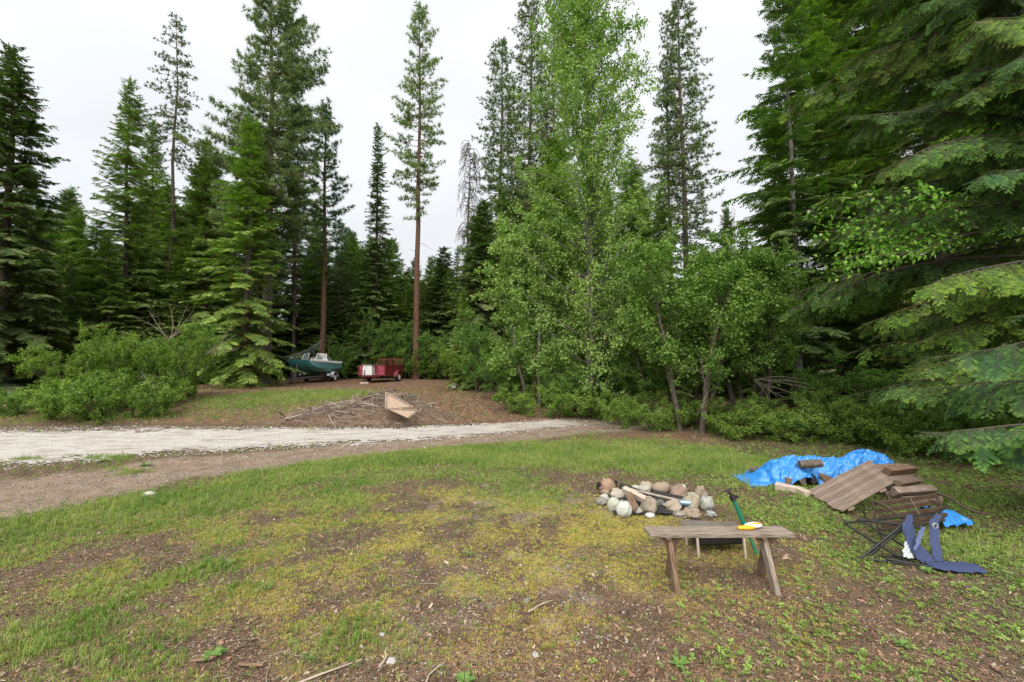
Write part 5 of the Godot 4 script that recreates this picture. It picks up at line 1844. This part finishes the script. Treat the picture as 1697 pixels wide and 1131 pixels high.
	for s in [-1.0, 1.0]:
		g = Geo.new()
		g.bar(Vector3(s * .7, .42, -2.2), Vector3(s * .7, .42, 1.2), .07, .1)
		geo("frame_rail", g, grey, t)
		g = Geo.new()
		g.bar(Vector3(s * .7, .42, 1.2), Vector3(s * .08, .36, 3.5), .07, .12)
		geo("tongue", g, grey, t)
		var w := Node3D.new()
		w.name = "wheel"
		w.position = Vector3(s * 1.02, .31, -.75)
		t.add_child(w, true)
		wheel(w, s, .31, .2)
		g = Geo.new()
		var rows := []
		for i in 13:
			var a := PI * i / 12.0
			var c := Vector3(0, .33 + sin(a) * .38, -.75 + cos(a) * .46)
			rows.append([c + Vector3(s * .9, 0, 0), c + Vector3(s * 1.16, 0, 0)])
		g.sheet(rows)
		geo("fender", g, fend, t)
		g = Geo.new()
		g.box(Vector3(s * 1.02, .5, -.05), Vector3(.2, .16, .55), Basis.IDENTITY, .03)
		geo("step", g, fend, t)
	g = Geo.new()
	g.bar(Vector3(-.85, .33, -.75), Vector3(.85, .33, -.75), .07, .07)
	geo("axle", g, grey, t)
	g = Geo.new()
	g.bar(Vector3(0, .4, 2.75), Vector3(0, 1.2, 2.55), .09, .09, Vector3(0, 0, 1))
	g.box(Vector3(0, 1.22, 2.5), Vector3(.2, .14, .16), Basis.IDENTITY, .03)
	geo("winch_post", g, grey, t)
	g = Geo.new()
	g.tube([Vector3(0, .75, 3.3), Vector3(0, .0, 3.3)], [.04, .04], 10)
	g.box(Vector3(0, .03, 3.3), Vector3(.25, .06, .25))
	geo("jack", g, M.black_metal, t)
	# strings of hanging lights behind
	var q := thing("string_lights", "string of hanging lights slung from the reddish trunk behind the boat", "lights", Vector3.ZERO)
	g = Geo.new()
	var A := Vector3(-14.632, 3.429, -35.4)
	var B := Vector3(-15.73, 2.406, -35.2)
	var C := Vector3(-17.33, 2.129, -35.0)
	var p := []
	var rr := []
	for i in 25:
		var u := i / 24.0
		p.append(A.lerp(B, u).lerp(B.lerp(C, u), u))
		rr.append(.016)
	g.tube(p, rr, 4)
	geo("cord", g, mat(lin(.4, .42, .4), .6), q)
	for i in range(1, 24):
		var d := Geo.new()
		var b: Vector3 = p[i]
		d.tube([b, b - Vector3(0, .35 + .3 * absf(sin(i * 2.3)), 0)], [.011, .009], 4)
		geo("strand", d, mat(lin(.4, .42, .4), .6), q)

func wheel(parent: Node3D, s: float, r: float, w: float) -> void:
	var tf := Transform3D(Basis(Vector3.UP, PI / 2 * s), Vector3.ZERO)
	var g := Geo.new()
	g.lathe([Vector2(r * .62, -w * .5), Vector2(r * .92, -w * .5), Vector2(r, -w * .3), Vector2(r, w * .3), Vector2(r * .92, w * .5), Vector2(r * .62, w * .46)], 24, tf)
	geo("tyre", g, M.rubber, parent)
	g = Geo.new()
	g.lathe([Vector2(r * .64, w * .44), Vector2(r * .58, w * .3), Vector2(r * .3, w * .34), Vector2(r * .22, w * .42), Vector2(.001, w * .42)], 20, tf)
	g.lathe([Vector2(r * .64, -w * .44), Vector2(.001, -w * .3)], 20, tf)
	geo("rim", g, mat(lin(.68, .68, .68), .4), parent)

func make_utility_trailer() -> void:
	var at := Vector3(-9.4, H(-9.4, -33.2), -33.2)
	var turn := deg_to_rad(-9)
	var o := thing("utility_trailer", "dark red utility trailer with mesh ramp gate at its back", "trailer", at, turn)
	var red := textured(noise_tex(.03, 91, [[0, Color(.10, .012, .014)], [.6, Color(.19, .022, .03)], [1, Color(.28, .06, .06)]]), Vector3(1, 1, 1), .6)
	var plate := textured(noise_tex(.02, 92, [[0, Color(.20, .02, .045)], [.6, Color(.27, .035, .07)], [1, Color(.48, .26, .30)]]), Vector3(.7, .4, .7), .5)
	var hw := .95
	var z0 := -1.5
	var z1 := 1.5
	var g := Geo.new()
	g.box(Vector3(0, .5, 0), Vector3(hw * 2, .06, z1 - z0))
	geo("deck", g, M.wood_brown, o)
	for s in [-1.0, 1.0]:
		g = Geo.new()
		g.bar(Vector3(s * hw, .5, z0), Vector3(s * hw, .5, z1), .06, .12)
		g.bar(Vector3(s * hw, 1.15, z0), Vector3(s * hw, 1.15, z1), .05, .05)
		for i in 4: g.bar(Vector3(s * hw, .5, lerpf(z0, z1, i / 3.0)), Vector3(s * hw, 1.15, lerpf(z0, z1, i / 3.0)), .05, .05, Vector3(0, 0, 1))
		geo("side_frame", g, red, o)
		g = Geo.new()
		g.box(Vector3(s * (hw - .01), .82, 0), Vector3(.02, .58, z1 - z0 - .06))
		geo("side_panel", g, red, o)
		g = Geo.new()
		g.box(Vector3(s * .62, .83, z1), Vector3(.56, .6, .03), Basis.IDENTITY, .008)
		geo("front_panel", g, plate, o)
		g = Geo.new()
		for q in [[.93, .32], [.32, .93]]:
			g.bar(Vector3(s * .93, .52 if q[0] > .5 else 1.15, z1 + .005), Vector3(s * .32, .52 if q[0] > .5 else 1.15, z1 + .005), .05, .05)
		geo("front_frame", g, red, o)
		var w := Node3D.new()
		w.name = "wheel"
		w.position = Vector3(s * 1.12, .34, -.35)
		o.add_child(w, true)
		wheel(w, s, .34, .2)
		g = Geo.new()
		var rows := []
		for i in 13:
			var a := PI * i / 12.0
			var c := Vector3(0, .36 + sin(a) * .42, -.35 + cos(a) * .5)
			rows.append([c + Vector3(s * .98, 0, 0), c + Vector3(s * 1.27, 0, 0)])
		g.sheet(rows)
		geo("fender", g, red, o)
		g = Geo.new()
		g.bar(Vector3(s * .6, .45, z1), Vector3(0, .45, z1 + 1.3), .07, .1)
		geo("tongue", g, red, o)
	g = Geo.new()   # ramp gate standing upright
	for y in [.55, 1.05, 1.62]: g.bar(Vector3(-hw, y, z0), Vector3(hw, y, z0), .05, .05)
	for i in 5: g.bar(Vector3(lerpf(-hw, hw, i / 4.0), .55, z0), Vector3(lerpf(-hw, hw, i / 4.0), 1.62, z0), .05, .05, Vector3(0, 0, 1))
	geo("ramp_gate", g, red, o)
	g = Geo.new()
	for i in 24: g.bar(Vector3(lerpf(-hw, hw, i / 23.0), .55, z0 + .02), Vector3(lerpf(-hw, hw, i / 23.0), 1.62, z0 + .02), .006, .006, Vector3(0, 0, 1), .001)
	for i in 14: g.bar(Vector3(-hw, .55 + i * .08, z0 + .025), Vector3(hw, .55 + i * .08, z0 + .025), .006, .006, Vector3.UP, .001)
	var wire := geo("wire_mesh", g, red, o)
	wire.set_meta("kind", "stuff")
	g = Geo.new()
	g.bar(Vector3(-.9, .34, -.35), Vector3(.9, .34, -.35), .07, .07)
	geo("axle", g, M.black_metal, o)
	g = Geo.new()
	g.tube([Vector3(0, .85, z1 + 1.05), Vector3(0, .1, z1 + 1.05)], [.035, .035], 10)
	g.tube([Vector3(0, .85, z1 + 1.05), Vector3(.16, .87, z1 + 1.05)], [.012, .012], 6)
	geo("jack", g, M.black_metal, o)
	var f := o.transform
	var k := thing("white_cabinet", "white boxy cabinet standing on the red trailer's front", "cabinet", f * Vector3(-.03, .5, z1 + .36), turn)
	g = Geo.new()
	g.box(Vector3(0, .34, 0), Vector3(.66, .66, .5), Basis.IDENTITY, .015)
	geo("body", g, mat(lin(.66, .66, .65), .5), k)
	g = Geo.new()
	g.box(Vector3(0, .695, 0), Vector3(.74, .05, .56), Basis.IDENTITY, .01)
	geo("lid", g, M.wood_pallet, k)
	g = Geo.new()
	g.box(Vector3(-.1, .52, .26), Vector3(.06, .05, .02), Basis.IDENTITY, .006)
	geo("latch", g, M.black_metal, k)
	g = Geo.new()
	g.box(Vector3.ZERO, Vector3(.55, .1, .24), Basis.IDENTITY, .01)
	var bp := f * Vector3(0, 0, z1 + 1.05)
	tag(geo("support_block", g, M.wood_pale, self, Transform3D(Basis(Vector3.UP, turn + .2), Vector3(bp.x, H(bp.x, bp.z) + .05, bp.z))), "pale wooden block under the red trailer's jack", "block")

func make_brush_pile() -> void:
	var r := RandomNumberGenerator.new()
	r.seed = 400
	var c := Vector3(-4.5, 0, -14.55)
	var o := thing("brush_pile", "long heap of dry sticks and debris on the bank", "brush pile", Vector3(c.x, H(c.x, c.z), c.z))
	var hump := func(x: float, z: float) -> float:
		var e := 1.0 - pow(absf(x) / 2.75, 2.2) - pow(absf(z) / 1.25, 2.0)
		return maxf(-.06, e * (.42 + .34 * exp(-pow((x - 1.0) / .95, 2))) + .05 * fields.patch2.get_noise_2d(x * 1.6, z * 1.6))
	var rows := []
	var cols := []
	for i in 30:
		var row := []
		var cr := []
		for j in 60:
			var x := lerpf(-2.9, 2.9, j / 59.0)
			var z := lerpf(-1.35, 1.35, i / 29.0)
			row.append(Vector3(x, hump.call(x, z) + H(c.x + x, c.z + z) - H(c.x, c.z), z))
			var t := clampf(.5 + fields.grit.get_noise_2d(x * 2, z * 2), 0, 1)
			cr.append(Color(.22, .14, .095).lerp(Color(.36, .26, .19), t))
		rows.append(row)
		cols.append(cr)
	var g := Geo.new()
	g.sheet(rows, cols)
	geo("debris_mound", g, M.soil, o)
	var meshes := []
	for k in 8:
		var q := Geo.new()
		var p := []
		var rad := []
		var bend := rand_unit(r) * .1
		for i in 5:
			var u := i / 4.0
			p.append(Vector3(u - .5, 0, 0) + bend * sin(u * PI) + rand_unit(r) * .02)
			rad.append(.015 * (1.0 - .5 * u) * [1.0, 1.5, .7, 1.1, .8, 1.9, .6, 1.2][k])
		q.tube(p, rad, 5)
		meshes.append(q.mesh())
	var mats := []
	for t in [Color(.20, .15, .115), Color(.28, .225, .18), Color(.14, .10, .075), Color(.40, .34, .28)]: mats.append(mat(lin(t.r, t.g, t.b), .95))
	for k in 280:
		var x := r.randfn(0, 1.15) - .1
		var z := r.randfn(.15, .55)
		if absf(x) > 2.6 or (x > .4 and x < 1.8 and z > .75): continue
		var L := r.randf_range(.25, 1.0) * (1.3 if r.randf() < .15 else 1.0)
		var y: float = hump.call(x, z) + r.randf_range(0, .07)
		var dir := Vector3(r.randfn(0, 1), r.randfn(.05, .28), r.randfn(0, .6)).normalized()
		var b := Basis.looking_at(dir, Vector3.UP) * Basis(Vector3.UP, PI / 2)
		put("stick", meshes[r.randi() % 8], mats[[0, 0, 1, 1, 2, 3][r.randi() % 6]], o, Transform3D(b.scaled_local(Vector3(L, minf(1.0, L * 1.4), minf(1.0, L * 1.4))), Vector3(x, maxf(.02, y), z)))
	var tfs := []
	var cc := PackedColorArray()
	for k in 2600:
		var x := r.randfn(0, 1.25)
		var z := r.randfn(.2, .6)
		if absf(x) > 2.9 or absf(z) > 1.5: continue
		var L := r.randf_range(.1, .4)
		var dir := Vector3(r.randfn(0, 1), r.randfn(.05, .35), r.randfn(0, .7)).normalized()
		tfs.append(Transform3D((Basis.looking_at(dir, Vector3.UP) * Basis(Vector3.UP, PI / 2)).scaled_local(Vector3(L, .4, .4)), Vector3(x, maxf(.01, hump.call(x, z)) + .02, z)))
		cc.append(Color(.16, .115, .085).lerp(Color(.38, .32, .26), r.randf()))
	var s := scatter("small_twigs", meshes[2], M.tint, tfs, cc, o)
	s.set_meta("kind", "stuff")
	# split logs heaped on top
	for k in 9:
		var x := r.randf_range(.1, 1.35)
		var z := r.randf_range(-.1, .5)
		var y: float = hump.call(x, z) + .06 + .05 * (k % 3)
		var a := r.randf_range(-.5, .5)
		put("split_log", log_geo(60 + k, .5, .055, true).mesh(), M.wood_cut if k % 2 else M.bark, o, Transform3D(Basis(Vector3.UP, a) * Basis(Vector3.RIGHT, k * 1.1) * Basis(Vector3.FORWARD, r.randfn(0, .2)), Vector3(x, y, z)))
	# the broken wooden box end lying on the heap
	var A := Vector3(-3.738, 0.933, -13.75)
	var B := Vector3(-2.832, 0.55, -13.3)
	var C := Vector3(-3.597, 0.521, -13.25)
	var D := Vector3(-2.69, 0.475, -13.2)
	var E := Vector3(-2.906, 0.284, -12.95)
	var q := thing("wooden_box", "broken pale wooden box lying at the end of the stick heap", "box", C)
	for f in [["upper_board", [A, B, C]], ["lower_board", [C, D, E]]]:
		var P: Array = f[1]
		var n: Vector3 = (P[1] - P[0]).cross(P[2] - P[0]).normalized()
		if n.z < 0: n = -n
		var d := Geo.new()
		var p0: Vector3 = P[0] - C
		var p1: Vector3 = P[1] - C
		var p2: Vector3 = P[2] - C
		var w := n * -.02
		d.tri(p0, p1, p2); d.tri(p0 + w, p2 + w, p1 + w)
		d.quad(p0, p0 + w, p1 + w, p1); d.quad(p1, p1 + w, p2 + w, p2); d.quad(p2, p2 + w, p0 + w, p0)
		geo(f[0], d, tinted(M.wood_pale, lin(.72, .66, .6)), q)
	for e in [[A, C], [A, B], [C, D], [D, E]]:
		plank("edge_strip", e[0] - C + Vector3(0, 0, .02), e[1] - C + Vector3(0, 0, .02), .05, .045, M.wood_pallet, q, Vector3(0, 0, 1))
	# a timber sticking out of the bushes at the left
	lay("timber_post", plank_geo(.7, .08, .1), M.wood_grey, Vector3(-13.181, 0.634, -13.7), Vector3(-13.378, 0.882, -14.2), 0, "short grey timber sticking out of the brush heap", "timber", "")

# ---------------------------------------------------------------- the scene
func make_fields() -> void:
	for f in [["low", .09, 3, 1], ["fine", 2.2, 3, 2], ["patch", .55, 4, 3], ["patch2", 1.1, 4, 4], ["tone", 1.7, 5, 5], ["grit", 5.0, 2, 6]]:
		var n := FastNoiseLite.new()
		n.noise_type = FastNoiseLite.TYPE_SIMPLEX_SMOOTH
		n.frequency = f[1]
		n.fractal_octaves = f[2]
		n.seed = f[3]
		fields[f[0]] = n

func cloud_cover() -> ImageTexture:
	var f := FastNoiseLite.new()
	f.seed = 9
	f.frequency = 1.1
	f.fractal_octaves = 4
	var im := Image.create(512, 256, false, Image.FORMAT_RGBA8)
	for y in 256:
		var th := PI * (y + .5) / 256.0
		for x in 512:
			var a := TAU * x / 512.0
			var v := Vector3(sin(th) * cos(a), cos(th) * 2.2, sin(th) * sin(a))
			var c := clampf(.5 + f.get_noise_3dv(v * 1.4) * 1.1, 0, 1)
			im.set_pixel(x, y, Color(1, 1, 1, c * .042))
	return ImageTexture.create_from_image(im)

func _ready() -> void:
	# camera
	var cam := Camera3D.new()
	cam.name = "camera"
	cam.position = Vector3(0, 1.9, 0)
	cam.rotation_degrees = Vector3(2.36, 0, 0)
	cam.fov = 73.0
	cam.near = 0.05
	cam.far = 3000
	add_child(cam)
	# overcast sky
	var env := Environment.new()
	env.background_mode = Environment.BG_SKY
	var sky := Sky.new()
	var sm_ := ProceduralSkyMaterial.new()
	sm_.sky_top_color = lin(.305, .313, .328)
	sm_.sky_horizon_color = lin(.277, .287, .302)
	sm_.sky_curve = .25
	sm_.sky_energy_multiplier = 1.0
	sm_.sky_cover = cloud_cover()
	sm_.sky_cover_modulate = Color(1, 1, 1, 1)
	sm_.ground_bottom_color = lin(.12, .11, .09)
	sm_.ground_horizon_color = lin(.2, .2, .19)
	sm_.sun_angle_max = 1.0
	sky.sky_material = sm_
	env.sky = sky
	env.tonemap_mode = Environment.TONE_MAPPER_LINEAR
	env.tonemap_exposure = 3.0
	env.sdfgi_enabled = true
	env.ssao_enabled = true
	env.ssil_enabled = true
	var we := WorldEnvironment.new()
	we.name = "world_environment"
	we.environment = env
	add_child(we)
	# the sun behind thick cloud
	var sun := DirectionalLight3D.new()
	sun.name = "sun"
	sun.light_energy = .5
	sun.light_angular_distance = 60.0
	sun.light_color = Color(1.0, .97, .93)
	sun.rotation_degrees = Vector3(-48, -12, 0)
	sun.shadow_enabled = true
	sun.sky_mode = DirectionalLight3D.SKY_MODE_LIGHT_ONLY
	add_child(sun)
	make_fields()
	make_materials()
	print("materials ", Time.get_ticks_msec())
	make_ground()
	make_roads()
	print("ground ", Time.get_ticks_msec())
	make_forest()
	print("forest ", Time.get_ticks_msec())
	make_near_firs()
	print("near firs ", Time.get_ticks_msec())
	make_boat()
	make_utility_trailer()
	make_brush_pile()
	make_wood_pile()
	make_garden_bench()
	make_camp_chair()
	make_fire_ring()
	make_fire_wood()
	make_low_table()
	make_green_pole()
	make_bench()
	make_hand_tool()
	print("things ", Time.get_ticks_msec())
	make_ground_cover()
	print("ground cover ", Time.get_ticks_msec())

func make_roads() -> void:
	var gravel: StandardMaterial3D = M.soil.duplicate()
	gravel.roughness = .9
	gravel.albedo_texture = soil_texture(512, 8, 2500, .74, .18)
	gravel.detail_enabled = false
	var white := func(x: float, d: float) -> Color:
		var t: float = fields.tone.get_noise_2d(x * .6, d * 1.8)
		var e := near_path(ROAD, x, d)
		var c := Color(.67, .67, .665).lerp(Color(.44, .41, .37), clampf(t * 1.6 + .1 + sm(.55, 1.0, e) * .4, 0, 1))
		return c.lerp(Color(.33, .275, .225), sm(-2.0, 4.0, x + fields.patch.get_noise_2d(x, d) * 2.0))
	make_strip("gravel_road", ROAD, .012, .98, white, gravel, -26.0, 9.0, 7.0, 19.0)
